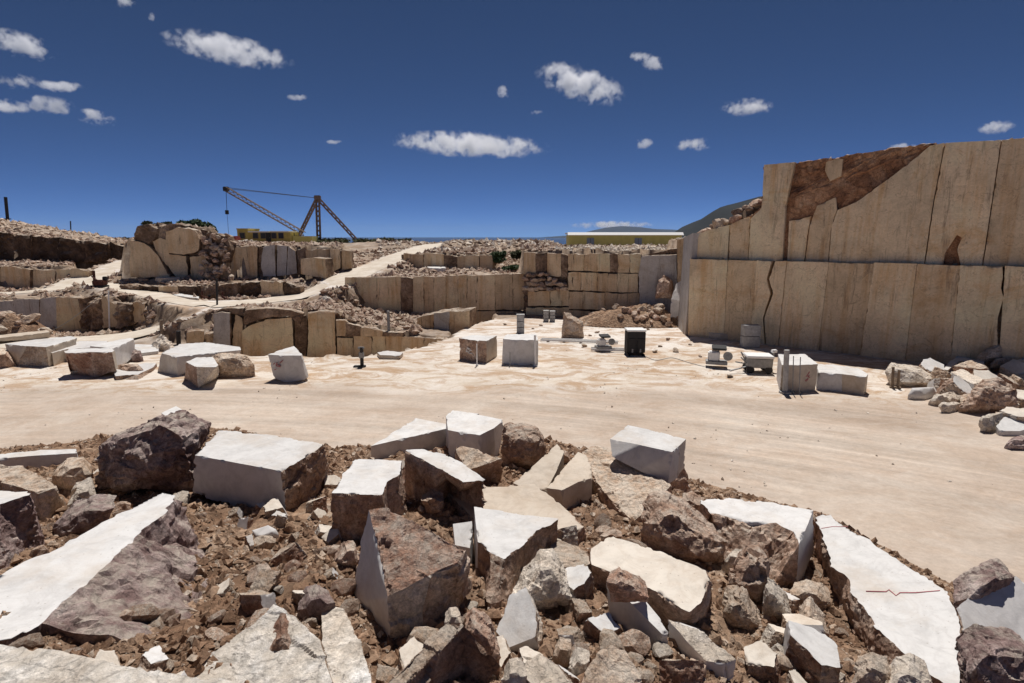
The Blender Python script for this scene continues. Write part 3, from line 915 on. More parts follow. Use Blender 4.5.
# ---- middle cliff
FC = Face(WP(346, 51.3), WP(528, 52.4))
mc = wall_obj('quarry_wall', 'long brown cliff of tall sawn panels behind the pit', 'quarry wall', FC, 440)
cb = lambda x: np.interp(x, [345, 400, 440, 470, 528], [315.5, 315, 313, 310, 310])
cx = [345, 352, 377, 401, 413, 424, 434, 446, 458, 467, 477, 495, 513, 527]
course(mc, FC, cx, [277.5, 277.5, 277, 276.5, 278, 276, 277, 276, 275.5, 275, 275, 274.5, 274, 274], [cb(x) for x in cx],
       ['fw', 'fw', 'fw', 'fb', 'fw', 'ft', 'fw', 'fw', 'fw', 'fw', 'fw', 'ft', 'ft'], proud=.14, jit=.6)
course(mc, FC, [462, 477, 496, 514, 528], [311] * 5, [322] * 5, ['ft', 'fw', 'ft', 'ft'], proud=.3)
slab(mc, Face(WP(346, 51.9), WP(528, 53.0)), [(346, 318), (346, 279), (400, 278), (528, 276), (528, 322), (440, 322)], 'fb', .7, 0, 'rock_core', amp=.3, lpx=3.6)
FD = Face(WP(400, 62.0), WP(496, 60.0))
uc = wall_obj('quarry_wall', 'short upper bench of dark panels above the middle cliff', 'quarry wall', FD, 450)
course(uc, FD, [404, 424, 444, 458, 466, 480, 493], [253.5, 253.5, 255, 256, 256, 255.5, 255], [271, 272, 274, 275, 275, 275, 275], ['ft', 'fw', 'fb', 'ft', 'fw', 'ft'], proud=.4)
slab(uc, Face(WP(400, 62.6), WP(496, 60.6)), [(402, 276), (402, 255), (496, 257), (496, 277)], 'fb', .7, 0, 'rock_core', amp=.3)

# ---- pit side below the haul road
FP = Face(WP(216, 39.6), WP(345, 41.9)); FP0 = Face(WP(186, 38.7), WP(216, 39.5))
pc = wall_obj('quarry_wall', 'broken pit wall of pale faces and dark cracks below the haul road', 'quarry wall', FP, 270)
for poly, k, pr in [([(186, 350), (187, 332), (196, 330), (204, 331), (204.5, 352)], 'ft', .2), ([(205, 352), (205, 334), (214, 333), (214.5, 354)], 'ft', 0),
                    ([(215, 356), (215, 313), (223, 311), (231, 312.5), (232, 356)], 'fg', .5), ([(232.5, 356), (233, 330), (236, 314), (243, 318), (243, 356)], 'ft', .1),
                    ([(243.5, 357), (242, 331), (250, 325), (268, 319), (280, 318), (292, 317), (294, 345), (287, 358)], 'fw', .25),
                    ([(245, 325), (246, 309), (270, 307), (292, 309), (304, 313), (301, 324), (290, 315), (268, 316.5), (250, 322)], 'fb', .6),
                    ([(294, 319), (306, 315), (308, 330), (306, 358), (289, 358), (295, 345)], 'fb', 0), ([(307, 358), (309, 330), (308, 313), (320, 311), (335, 312), (336, 358)], 'fw', .35),
                    ([(337, 336), (336, 320), (345, 320), (353, 325), (353, 336)], 'ft', .1), ([(337, 360), (337, 337), (353, 337.5), (353, 360)], 'fw', .2),
                    ([(216, 312), (222, 308), (244, 308), (244, 316), (232, 313)], 'fb', .1)]:
    slab(pc, FP0 if max(q[0] for q in poly) < 215 else FP, poly, k, 1.0, pr)
slab(pc, Face(WP(216, 40.2), WP(345, 42.6)), [(214, 360), (214, 330), (217, 316), (222, 311), (300, 309), (338, 313), (350, 322), (352, 362)], 'fb', .7, 0, 'rock_core', amp=.35, lpx=3.6)
FQ = Face(WP(345, 41.9), WP(456, 40.2))
lc = wall_obj('quarry_wall', 'low pit wall running down to the edge of the white floor', 'quarry wall', FQ, 400)
course(lc, FQ, [353.5, 372, 386, 402, 424, 436, 452], [336, 336.5, 336.5, 336.5, 337, 338, 340.5], [362, 362, 362, 360, 358, 356, 356], ['ft', 'fw', 'ft', 'fw', 'ft', 'fw'])
course(lc, FQ, [342, 362, 384, 404], [320, 326, 331, 333], [336, 336, 336, 336], ['fb', 'ft', 'fb'], proud=.3)
slab(lc, Face(WP(345, 42.5), WP(456, 40.9)), [(345, 362), (345, 325), (372, 332), (404, 337), (452, 342), (452, 362)], 'fb', .6, 0, 'rock_core', amp=.25)
FS = Face(WP(414, 44.4), WP(474, 43.6))
sc_ = wall_obj('quarry_wall', 'small stub of blocks at the corner of pit and white floor', 'quarry wall', FS, 440)
course(sc_, FS, [417, 434.5, 450, 470], [317, 313.5, 311, 311], [338, 338, 336, 334], ['ft', 'fg', 'ft'], thick=2.4, proud=.2)

# ---- big knoll and its wall, upper left
FN = Face(WP(133, 56.0), WP(240, 56.0))
kn = wall_obj('rock_knoll', 'high rocky knoll with sawn sides carrying the dark bushes', 'rock', FN, 190)
for poly, k, pr in [([(134, 277), (134, 240), (145, 242), (153, 246), (163, 258), (174, 277)], 'ft', .6), ([(154, 241), (162, 238), (169, 240), (171, 254), (188, 256), (190, 279), (178, 277), (161, 257)], 'ft', .3),
                    ([(171, 252), (171, 232), (182, 227), (199, 230), (204, 239), (202, 251), (188, 254)], 'ft', .8), ([(194, 283), (192, 257), (207, 256), (212, 281)], 'ft', .4),
                    ([(205, 254), (204, 237), (214, 233), (228, 237), (233, 250), (231, 263), (214, 266)], 'fb', .35), ([(211, 284), (209, 267), (220, 266), (221, 284)], 'ft', .3),
                    ([(136, 240), (139, 228), (150, 224), (160, 229), (158, 238), (152, 245)], 'fb', .5), ([(150, 236), (160, 226), (172, 224), (186, 226), (172, 232), (168, 240)], 'fb', .2)]:
    slab(kn, FN, poly, k, 1.4, pr, amp=.3 if k == 'fb' else .16)
slab(kn, Face(WP(133, 56.5), WP(240, 56.5)), [(134, 284), (135, 240), (141, 230), (160, 226), (185, 224), (205, 231), (232, 242), (234, 286)], 'fb', .9, 0, 'rock_core', amp=.5, lpx=3.6)
FV = Face(WP(221, 56.2), WP(346, 58.0))
vw = wall_obj('quarry_wall', 'upper left quarry wall with a white broken face below the derrick', 'quarry wall', FV, 280)
course(vw, FV, [221, 231, 241, 250, 258], [250, 249, 247, 246, 247], [285, 284, 282, 281, 280], ['ft', 'fw', 'ft', 'ft'], proud=.3)
for poly, k, pr in [([(258, 280), (259, 248), (264, 247), (263, 279)], 'fb', 0), ([(264, 276), (262, 262), (265, 246), (276, 245), (277, 276)], 'fg', .5), ([(277.5, 276), (278, 245), (288, 246), (287, 275)], 'fg', .3),
                    ([(287.5, 275), (289, 246), (296, 251), (298, 273)], 'fg', .4), ([(298, 275), (297, 250), (306, 247), (308, 274)], 'fb', 0), ([(308, 276), (306, 250), (320, 249), (330, 249), (330, 272)], 'ft', .3),
                    ([(331, 272), (331, 249), (340, 249), (341, 268)], 'fw', .6), ([(342, 270), (342, 250), (352, 251), (352, 268)], 'ft', .2)]:
    slab(vw, FV, poly, k, 1., pr)
slab(vw, Face(WP(221, 56.8), WP(352, 58.8)), [(222, 286), (222, 251), (260, 248), (300, 248), (352, 252), (352, 272)], 'fb', .8, 0, 'rock_core', amp=.3)
slab(vw, Face(WP(296, 54.6), WP(330, 54.2)), [(301, 274), (300.5, 259), (312, 257.5), (325, 259), (326, 279)], 'fw', 1.9, 0, 'rock_panel', label='square block standing out in front of the wall')
FG = Face(WP(120, 51.8), WP(310, 50.8))
bk = wall_obj('rock_bank', 'low dark bank of rough rock between the knoll and the haul road', 'rock bank', FG, 220)
course(bk, FG, [120, 140, 160, 180, 200, 220, 240, 262, 285, 302], [284, 286, 287, 286, 286, 285, 283, 281, 281, 286], [293, 298, 301, 303, 304, 304, 303, 300, 297, 296], ['fb', 'fe', 'ft', 'fe', 'fb'], proud=.5, amp=.3)

# ---- far left
FL = Face(WP(-90, 49.8), WP(96, 49.3))
lw = wall_obj('quarry_wall', 'grey sawn wall at the far left with an orange stained end', 'quarry wall', FL, 40)
course(lw, FL, [-90, -55, -20, 14, 40, 58], [302, 302, 301.5, 300, 298.5, 297.5], [345, 345, 343, 340, 336, 335], ['fg', 'ft', 'fg', 'fg', 'fg'], proud=.15)
slab(lw, FL, [(58.5, 335), (58.5, 297.5), (72, 297), (81, 298), (88, 312), (100, 331)], 'fw', 1., .25, label='orange stained end panel')
slab(lw, Face(WP(-90, 50.4), WP(96, 49.9)), [(-90, 346), (-90, 304), (60, 299), (84, 300), (100, 330)], 'fb', .7, 0, 'rock_core', amp=.25)
FM = Face(WP(80, 48.6), WP(150, 46.3)); FM2 = Face(WP(150, 46.3), WP(190, 44.6))
mb = wall_obj('rock_bank', 'broken bank of boulders above the pit ramp', 'rock bank', FM, 130)
course(mb, FM, [80, 93, 108, 124, 138, 150], [299, 297, 299, 302, 301, 303], [329, 329, 328, 326, 324, 322], ['fb', 'fb', 'ft', 'fb', 'ft'], proud=.8, amp=.5, jit=2)
course(mb, FM2, [150, 162, 172], [303, 303, 305], [322, 318, 313], ['fb', 'ft', 'fb'], proud=.6, amp=.4, jit=1.5)
FT = Face(WP(-60, 60.0), WP(95, 61.0))
lb = wall_obj('quarry_wall', 'row of pale weathered blocks facing the upper road', 'quarry wall', FT, 40)
course(lb, FT, [-60, -30, 0, 17, 33, 56, 74, 92], [264, 264, 266, 267, 269, 269, 269, 270], [294, 293, 291, 290, 288, 285, 282, 279], ['fw', 'ft', 'fw', 'ft', 'fw', 'fw', 'ft'], proud=.6, amp=.2)
FH = Face(WP(-120, 72.0), WP(128, 73.4))
eb = wall_obj('earth_bank', 'dark brown earth bank along the skyline at the left', 'earth bank', FH, 40)
course(eb, FH, [-120, -80, -40, 0, 34, 60, 90, 112, 128], [216, 222, 228, 231, 236, 238, 240, 243, 248], [266, 266, 266, 265, 264, 263, 262, 260, 258], ['fe'], proud=.8, amp=.5, jit=1.5, gap=0)
# ================================================================== THE ROCKS ON THE SLOPE IN FRONT
B = 'stone block'
GS = 'large broken blocks on the rubble slope'
def P(*a, **k):
    k.setdefault('group', GS)
    return prism(*a, **k)
def BO(*a, **k):
    k.setdefault('group', GS)
    return boulder(*a, **k)

# left side
BO('boulder', 'dark purple-brown boulder tilted beside the big flat-topped white block', [(93, 470), (96, 450), (104, 437), (128, 424), (159, 414), (184, 423), (202, 433), (196, 452), (189, 471), (150, 491), (111, 497), (93, 484)], ft=(120, 497), mat='d', amp=.2, lean=.42, bulge=.7, scale=1.7)
P('stone_block', 'small white block peeping out behind the dark purple boulder', [(161, 413), (176, 406), (197, 418), (180, 424)], 3, (182, 433), 'wg', bot={2: (197, 428)}, base=0)
P('stone_block', 'big flat-topped white marble block with a brown stain on its front', [(219, 431), (262, 434), (324, 444), (303, 459), (281, 471), (194, 455)], 4, (284, 510), 'wb', sides={4: 'g'}, bot={4: (286, 512), 5: (192, 492), 3: (308, 500), 2: (332, 478)}, amp=.14)
P('stone_slab', 'long grey slab with a thin sunlit top at the left edge', [(-30, 457), (0, 454), (40, 450), (76, 449), (77, 453), (30, 456), (-30, 461)], 4, (74, 466), 'wg', sides={3: 'g', 4: 'g', 5: 'g'}, bot={5: (46, 484), 6: (-30, 484)}, amp=.04, cat='stone slab')
P('stone_block', 'rounded cream block below the grey slab at the left edge', [(-25, 470), (0, 465), (22, 465), (42, 477), (57, 488), (36, 492), (0, 482), (-25, 480)], 5, (38, 519), 'kk', bot={4: (66, 506)}, amp=.08, taper=.1)
P('stone_block', 'dark-fronted block with a sliver of white top at the left edge', [(-40, 497), (0, 491), (31, 493), (30, 495), (0, 504), (-40, 514)], 3, (45, 549), 'wd', bot={4: (0, 575), 2: (47, 545)}, amp=.12)
P('stone_block', 'huge wedge with a long white sawn top and a rough dark side', [(-14, 578), (0, 577), (80, 535), (161, 492), (177, 495), (170, 505), (140, 534), (124, 549), (80, 588), (39, 624), (10, 641), (-14, 645)], 9, (62, 655), 'wd', sb=.25, tilt=(.02, .03),
  bot={4: (187, 528), 5: (203, 550), 6: (217, 574), 7: (205, 602), 8: (150, 640), 10: (20, 662)}, amp=.2, lpx=3.0, scale=1.5)
P('stone_slab', 'chalky white slab filling the bottom left corner', [(-60, 646), (0, 643), (75, 655), (150, 668), (240, 683), (290, 696), (200, 760), (-60, 760)], 4, (240, 700), ('ch', 'k'), amp=.05, Y=4.35, cat='stone slab')
P('stone_slab', 'low white slab half buried in brown soil carrying small red stones', [(274, 605), (296, 616), (318, 640), (332, 683), (300, 705), (180, 690), (186, 672), (228, 640)], 7, (226, 650), ('ch', 'k'), amp=.05, tilt=(0, .2), cat='stone slab', taper=.2)
P('stone_slab', 'pale crumbly slab beside the foot of the white-faced block', [(322, 600), (345, 612), (362, 650), (372, 690), (332, 690), (322, 645)], 4, (330, 700), ('ch', 'k'), amp=.08, cat='stone slab', taper=.25)
BO('stone', 'reddish jagged stone lying on the low white slab', [(259, 656), (272, 645), (279, 630), (285, 642), (298, 648), (297, 660), (280, 667), (262, 664)], ft=(275, 668), mat='r', amp=.05, cat='stone', scale=4)
BO('stone', 'small reddish stone leaning in front of the jagged one', [(272, 668), (283, 660), (296, 660), (291, 673), (277, 675)], ft=(283, 675), mat='r', amp=.03, cat='stone', scale=4)
BO('stone', 'tan angular rock between the left slabs and the dark boulder', [(51, 476), (63, 464), (85, 461), (93, 474), (86, 490), (64, 492)], mat='k', amp=.09, cat='stone')
BO('stone', 'pale lumpy rock left of the huge white wedge', [(66, 505), (74, 490), (92, 484), (97, 496), (88, 510), (72, 513)], mat='p', amp=.08, cat='stone')
BO('stone', 'striped grey-brown flat rock just above the huge white wedge', [(52, 529), (66, 512), (92, 505), (118, 506), (104, 522), (78, 537), (58, 537)], mat='d', amp=.09, cat='stone')
BO('stone', 'small rounded rock at the foot of the huge wedge, bottom left', [(90, 660), (98, 648), (118, 646), (134, 656), (130, 666), (104, 668)], mat='k', amp=.05, cat='stone', Y=5.6)
BO('stone', 'flat grey stone lying on the brown soil below the white block', [(256, 536), (276, 529), (279, 534), (262, 541)], mat='g', amp=.02, cat='stone', Y=None)
BO('stone', 'dark slab of rock poking from the soil left of centre', [(247, 583), (262, 572), (272, 570), (270, 582), (258, 590)], mat='b', amp=.05, cat='stone')
BO('stone', 'dark grey rock with a pale top beside the low white slab', [(297, 610), (305, 598), (322, 594), (335, 602), (328, 612), (308, 618)], mat='d', amp=.06, cat='stone')

# middle
P('stone_block', 'white block with a smooth sloping top, left of the back pair', [(371, 446), (390, 434), (416, 418), (446, 424), (449, 428)], 0, (369, 460), 'wg', sides={4: 'g', 0: 'w'}, bot={4: (450, 458)}, amp=.05)
P('stone_block', 'square white block with a step on top, right of the back pair', [(446, 416), (453, 411), (480, 415), (504, 420), (494, 428), (480, 435), (464, 433), (448, 430)], 5, (478, 461), 'wg', sides={7: 'g', 6: 'g', 5: 'g', 4: 'g', 3: 'g'}, bot={7: (450, 453), 3: (500, 447)}, amp=.05)
P('stone_slab', 'thin white offcut lying on the square white block', [(447, 414.5), (453, 410), (479, 413.8), (464, 418)], 3, (464, 421), 'ww', Y=17.7, base=.9, amp=.02, cat='stone slab')
BO('boulder', 'brown rounded boulder right of the back pair of white blocks', [(499, 445), (503, 432), (522, 426), (540, 431), (548, 446), (540, 460), (520, 470), (504, 462)], mat='b', amp=.14, lean=.2)
P('stone_block', 'upright block with a square white top and brown front', [(354, 459), (378, 459.5), (401, 461), (400, 470), (397, 476), (387, 481), (382, 494), (360, 494), (332, 493)], 8, (332, 537), 'wb', bot={6: (386, 540), 3: (406, 512), 7: (358, 541)}, amp=.07, sides={7: 'b', 6: 'b'})
P('stone_block', 'block with a ragged white top edge and a big brown face', [(405, 450), (422, 449), (446, 454), (464, 464), (482, 478), (474, 481), (463, 482), (442, 469), (424, 459)], 8, (412, 506), 'wb', bot={0: (405, 496), 7: (430, 508), 6: (462, 500), 5: (474, 494)}, amp=.08, tilt=(-.12, .05))
P('stone_slab', 'broad flat beige slab lying level in the middle of the heap', [(446, 491), (462, 487), (480, 485), (534, 484), (560, 504), (585, 526), (572, 536), (557, 542), (540, 531), (505, 524), (472, 519), (456, 502)], 10, (470, 532), 'tb', bot={7: (557, 556), 6: (572, 550), 5: (586, 538), 8: (540, 548), 9: (505, 540)}, amp=.05, cat='stone slab', deep=.6, Y=9.6, tilt=(.0, .06))
P('stone_slab', 'narrow beige plank-like slab leaning behind the flat beige slab', [(513, 483), (535, 464), (557, 444), (564, 452), (556, 472), (547, 489), (530, 490)], 5, (548, 503), 'tt', amp=.04, tilt=(0, .12), cat='stone slab', deep=.9, Y=11.6)
P('stone_block', 'curved beige block standing between the slab and the leaning cream block', [(547, 488), (562, 470), (578, 452), (586, 455), (592, 470), (592, 478), (578, 482), (563, 490)], 7, (566, 507), 'tt', amp=.05, Y=11.2, deep=.9)
P('stone_block', 'long rough cream block leaning under the tilted white block', [(582, 452), (590, 446), (608, 447), (640, 466), (671, 485), (660, 498), (643, 512), (635, 522), (618, 508), (594, 479)], 8, (606, 528), 'kb', amp=.1, tilt=(.05, .1), Y=11.1, deep=1.2)
P('stone_block', 'clean white block perched on top of the leaning cream block', [(610, 439), (628, 425), (656, 431), (686, 439), (680, 445), (672, 452), (640, 445)], 5, (668, 484), 'wg', sides={4: 'g', 5: 'g', 6: 'g', 0: 'g', 3: 'c'}, bot={5: (668, 484, 12.2), 0: (612, 457, 12.7), 6: (640, 471, 12.45), 4: (677, 478, 12.4), 3: (684, 470, 12.7), 2: (656, 462, 14.0), 1: (630, 450, 14.3)}, amp=.03, Y=12.2, bury=0.)
P('stone_block', 'large white-faced block with a russet sloping top in front of the heap', [(369, 510), (390, 508), (428, 528), (466, 549), (459, 563), (430, 575), (388, 597)], 6, (392, 648), 'rb', tilt=(.02, .55), sides={0: 'b', 6: 'w', 5: 'p', 4: 'k'}, bot={0: (350, 600, 7.15), 6: (391, 652, 6.2), 5: (420, 652, 6.3), 4: (464, 600, 6.9), 3: (472, 580, 7.3)}, amp=.09, Y=6.2, lpx=3.6)
P('stone_block', 'wedge block with a bright white top and deep brown sides, centre', [(474, 506), (497, 510), (528, 515), (558, 519), (550, 525), (535, 530), (522, 545), (504, 559), (490, 552), (478, 543)], 9, (478, 615), 'wb', sides={9: 'g', 8: 'b', 7: 'b'}, bot={0: (474, 590), 8: (486, 616), 7: (496, 614), 6: (522, 590), 5: (540, 566), 4: (550, 556), 3: (558, 548)}, amp=.08, Y=7.9, lpx=3.6)
P('stone_slab', 'small white slab wedged between the two biggest centre blocks', [(453, 524), (472, 521), (473, 530), (470, 548), (455, 545)], 4, (455, 566), 'wg', amp=.03, Y=8.4, cat='stone slab', deep=.5, tilt=(0, .5))
BO('boulder', 'mound-shaped cream rock at the foot of the centre wedge', [(505, 602), (522, 584), (540, 566), (557, 563), (570, 580), (577, 598), (556, 606), (526, 608)], mat='p', amp=.1, lean=.6, scale=2)
P('stone_block', 'beige angular block right of the centre wedge', [(549, 545), (560, 541), (588, 551), (592, 562), (578, 572), (551, 561)], 4, (578, 586), 'kb', amp=.06, bot={5: (552, 574)}, deep=.3)
P('stone_block', 'brown-sided block with a lit ridge at the bottom centre', [(378, 690), (412, 655), (448, 620), (461, 624), (464, 626), (440, 650), (396, 692)], 4, (472, 690), 'kb', Y=5.5, amp=.09, deep=1.1, bot={3: (500, 660, 5.3)}, tilt=(.1, .3), lpx=3.4)
BO('boulder', 'reddish rock with a pale split face at the bottom centre', [(463, 626), (470, 617), (492, 632), (502, 655), (496, 690), (474, 690)], mat='r', amp=.08, Y=5.5, scale=2.4, lean=.5)
BO('stone', 'small rounded white stone on the ridge of the bottom block', [(445, 622), (450, 614), (460, 615), (463, 623), (456, 630), (448, 629)], mat='p', amp=.03, cat='stone', Y=5.7, scale=4)
P('stone_block', 'white pitted block low at the bottom edge left of the speckled rock', [(526, 662), (540, 652), (560, 664), (578, 690), (540, 696), (524, 680)], 5, (524, 692), 'pk', amp=.05, Y=5.3, tilt=(0, .25), deep=.4)
BO('stone', 'round white cobble at the bottom edge', [(503, 680), (508, 671), (518, 669), (526, 676), (524, 690), (506, 692)], mat='p', amp=.03, cat='stone', Y=4.95, scale=4)
BO('stone', 'square greyish stone on the soil above the bottom edge', [(553, 656), (558, 646), (572, 648), (574, 662), (562, 670)], mat='k', amp=.03, cat='stone', scale=4)
BO('stone', 'cream egg-shaped stone beside the speckled rock', [(568, 668), (576, 657), (590, 661), (590, 676), (578, 682), (570, 678)], mat='p', amp=.03, cat='stone', scale=4)
P('stone_block', 'speckled pale rock with a pointed top at the bottom edge', [(575, 690), (598, 655), (612, 642), (626, 651), (640, 672), (652, 700), (600, 706)], 6, (602, 720), 'kb', Y=5.0, amp=.08, tilt=(-.05, .5), deep=.8, lpx=3.4)

# right of the middle
P('stone_block', 'long beige pitted block lying across the slope', [(591, 549), (600, 541), (611, 535), (660, 552), (706, 570), (709, 580), (702, 602), (689, 611), (664, 597), (640, 584), (616, 574), (593, 564)], 11, (594, 584), 'cb', bot={10: (616, 592), 9: (640, 606), 8: (664, 622), 7: (694, 625), 6: (706, 615), 5: (712, 596)}, amp=.07, tilt=(.05, .12), lpx=3.6)
P('stone_block', 'pale wedge with a thin lit edge in front of the long beige block', [(606, 583), (611, 579), (628, 588), (644, 599), (660, 618), (669, 632), (662, 634), (640, 612), (622, 594)], 6, (648, 654), 'wg', bot={0: (608, 606), 8: (616, 628), 7: (632, 650), 5: (668, 642)}, amp=.03, tilt=(.05, .3), Y=6.5, deep=.6, sides={0: 'k', 1: 'k'})
BO('stone', 'red-brown broken stone capping the pale wedge', [(608, 582), (616, 577), (640, 586), (650, 598), (632, 596), (612, 588)], mat='r', amp=.05, cat='stone', Y=6.75, scale=3)
P('stone_block', 'pale wedge pointing down the slope with a notched edge', [(668, 619), (680, 621), (698, 627), (716, 643), (736, 660), (726, 664), (706, 660), (688, 642)], 6, (704, 680), 'pg', bot={7: (688, 664), 0: (668, 644), 5: (728, 677), 4: (735, 672)}, amp=.05, tilt=(0, .3), Y=6.2, deep=.6)
BO('boulder', 'rough brown block under the perched white block', [(638, 522), (650, 508), (668, 507), (682, 511), (708, 526), (730, 543), (727, 560), (709, 567), (676, 553), (645, 538)], mat='b', amp=.14, lean=.5, ft=(700, 566))
P('stone_block', 'big block with a white lip and a rough brown broken face, right', [(700, 500), (728, 499), (759, 501), (790, 506), (813, 511), (808, 524), (799, 544), (792, 532), (776, 523), (752, 524), (728, 516), (712, 512)], 6, (791, 586), 'wb', bot={5: (806, 570), 7: (772, 584), 8: (756, 580), 9: (744, 576), 10: (722, 560), 11: (704, 530), 4: (814, 548)}, amp=.11, tilt=(.0, .05), sides={4: 'g', 5: 'g'}, scale=1.7)
BO('boulder', 'dark brown upright rock in front of the white-lipped block', [(730, 584), (738, 566), (748, 553), (762, 554), (772, 563), (768, 585), (758, 607), (744, 602)], mat='b', amp=.12, lean=.3)
BO('boulder', 'rounded tan rock below the dark upright rock', [(722, 612), (727, 601), (740, 598), (752, 608), (762, 627), (752, 633), (736, 632)], mat='k', amp=.08, scale=2)
BO('stone', 'small white chip of stone above the rounded tan rock', [(724, 562), (730, 554), (741, 555), (738, 565), (729, 569)], mat='p', amp=.03, cat='stone', scale=4, Y=9.0)
BO('stone', 'flat tan stone lying under the white-lipped block', [(789, 594), (802, 588), (822, 593), (831, 602), (818, 610), (800, 606)], mat='k', amp=.05, cat='stone', scale=3)
BO('stone', 'triangular tan stone on the soil left of the red-marked slab', [(797, 628), (806, 612), (812, 609), (820, 622), (830, 634), (816, 642), (802, 638)], mat='k', amp=.05, cat='stone', scale=3)
BO('stone', 'sharp white stone stuck upright near the rounded tan rock', [(763, 600), (766, 586), (774, 590), (788, 606), (793, 617), (780, 622), (768, 616)], mat='p', amp=.06, cat='stone', scale=3)
ob, pl = P('stone_slab', 'huge white sawn slab with a thin red line, lower right', [(816, 518), (822, 516.5), (830, 516), (860, 536), (900, 562), (943, 589), (953, 606), (960, 617), (958, 650), (957, 690), (922, 670), (900, 648), (877, 627), (863, 606), (850, 592), (848, 578), (835, 566), (824, 540)], 14, (842, 622), 'wb', bot={13: (858, 640), 12: (868, 652), 11: (886, 668), 10: (905, 684), 15: (838, 600), 16: (828, 578), 17: (818, 548), 0: (813, 530)}, amp=.12, sides={4: 'w', 5: 'w'}, tilt=(.12, -.04), cat='stone slab', lpx=3.6)
mark(ob, pl, [(866, 591.5), (886, 592), (889, 590), (896, 596), (900, 593), (916, 593), (940, 591)], .015)
mark(ob, pl, [(820, 529), (832, 527), (848, 527)], .012)
P('stone_slab', 'grey sawn slab tilted towards the viewer at the right edge', [(957, 606), (975, 592), (995, 580), (1015, 575), (1040, 594), (1090, 640), (1030, 662), (974, 657), (962, 630)], 7, (1030, 680), 'gb', tilt=(-.1, .75), Y=7.6, amp=.07, cat='stone slab', deep=.5)
BO('stone', 'brown crust of rock along the upper edge of the grey tilted slab', [(953, 603), (970, 590), (992, 579), (1010, 572), (1017, 576), (1000, 584), (976, 598), (958, 609)], mat='d', amp=.06, cat='stone', Y=8.35, scale=3)
BO('boulder', 'grey-brown layered rock in the bottom right corner', [(956, 690), (960, 668), (974, 656), (990, 649), (1010, 652), (1040, 656), (1050, 700)], mat='d', amp=.12, Y=6.3, lean=.4)
BO('stone', 'rounded tan stone at the bottom edge left of the red-marked slab', [(848, 690), (856, 673), (872, 667), (890, 672), (896, 690)], mat='k', amp=.05, cat='stone', Y=5.9, scale=3)
BO('stone', 'pale flat stone at the bottom edge under the red-marked slab', [(880, 690), (892, 676), (912, 671), (930, 680), (934, 694)], mat='p', amp=.05, cat='stone', Y=5.8, scale=3)
BO('stone', 'dark wedge of rock between the red-marked slab and the grey slab', [(956, 668), (958, 640), (966, 644), (972, 660), (966, 672)], mat='b', amp=.06, cat='stone', Y=6.9, scale=3)
BO('stone', 'mossy brown lump between the leaning block and the long beige block', [(676, 510), (680, 498), (690, 496), (704, 504), (702, 514), (688, 518)], mat='b', amp=.06, cat='stone', scale=3)
BO('stone', 'tan rock left of the long beige block', [(598, 545), (600, 536), (614, 532), (622, 536), (612, 543)], mat='b', amp=.05, cat='stone', scale=3, Y=9.6)
BO('stone', 'tan broken rock in the gap above the centre wedge', [(420, 500), (432, 494), (446, 500), (444, 512), (430, 516)], mat='b', amp=.07, cat='stone', scale=3)
BO('stone', 'brown rough stone below the block with the square white top', [(336, 560), (344, 548), (356, 548), (360, 560), (350, 570)], mat='b', amp=.06, cat='stone', scale=3)

# loose stones: eight shapes, many copies; each a thing of its own
def loose(seed, key, sub=2, amp=.28):
    bm = bmesh.new()
    bmesh.ops.create_icosphere(bm, subdivisions=sub, radius=.5)
    rd = random.Random(seed)
    pl = []
    for _ in range(9):
        d = Vector((rd.gauss(0, 1), rd.gauss(0, 1), rd.gauss(0, 1))).normalized(); pl.append((d, rd.uniform(.24, .42)))
    sx, sy, sz = rd.uniform(.8, 1.25), rd.uniform(.7, 1.), rd.uniform(.5, .8)
    for v in bm.verts:
        for d, h in pl:
            k = v.co.dot(d)
            if k > h: v.co -= d * (k - h)
        v.co += v.co.normalized() * mn.noise(v.co * 4 + Vector((seed, 0, 0))) * .05
        v.co = Vector((v.co.x * sx, v.co.y * sy, v.co.z * sz)) * 1.25
    return mesh_from_bm(bm, 'loose_stone', [key])
LO = [loose(i, k) for i, k in enumerate(['m', 'm', 'k', 'b', 'm', 'k', 'p', 'm', 'b', 'r'])]
rd = random.Random(21)
n_st = 0
# where the large blocks stand, so that loose stones lie between them
taken = []
for o in list(COL.objects):
    if o.get('group') == GS:
        bb = [Vector(c) for c in o.bound_box]
        taken.append((o.location.x + (bb[0].x + bb[6].x) / 2, o.location.y + (bb[0].y + bb[6].y) / 2, (bb[6].x - bb[0].x) * .40, (bb[6].y - bb[0].y) * .40))
import re
BIG = [(o.location.copy(), re.split(r' (with|beside|in|at|on|left|right|between|lying|under|below|behind|standing|leaning|wedged|filling|half|from|above|low|pointing|carrying|squeezed|capping|poking|stuck|peeping|just|along|tilted|near) |, ', o['label'])[0]) for o in COL.objects if o.get('group') == GS and o.get('category') != 'stone']
TONE = {'small_tan_stone': 'tan', 'broken_cream_stone': 'cream', 'broken_brown_stone': 'brown', 'broken_pale_stone': 'pale', 'broken_russet_stone': 'reddish', 'broken_dark_stone': 'dark'}
def stone_words(me_, s_, p):
    near = min(BIG, key=lambda b: (b[0] - p).length)
    sz_ = 'tiny' if s_ < .17 else 'small' if s_ < .3 else 'larger'
    side = 'in front of' if p.y < near[0].y - .4 else 'behind' if p.y > near[0].y + .6 else 'beside'
    return f"{sz_} loose {TONE[me_.materials[0].name]} stone {side} the {near[1]}"
def free(x, y): return all(((x - a) / (c + .02)) ** 2 + ((y - b) / (d + .02)) ** 2 > 1 for a, b, c, d in taken)
tries = 0
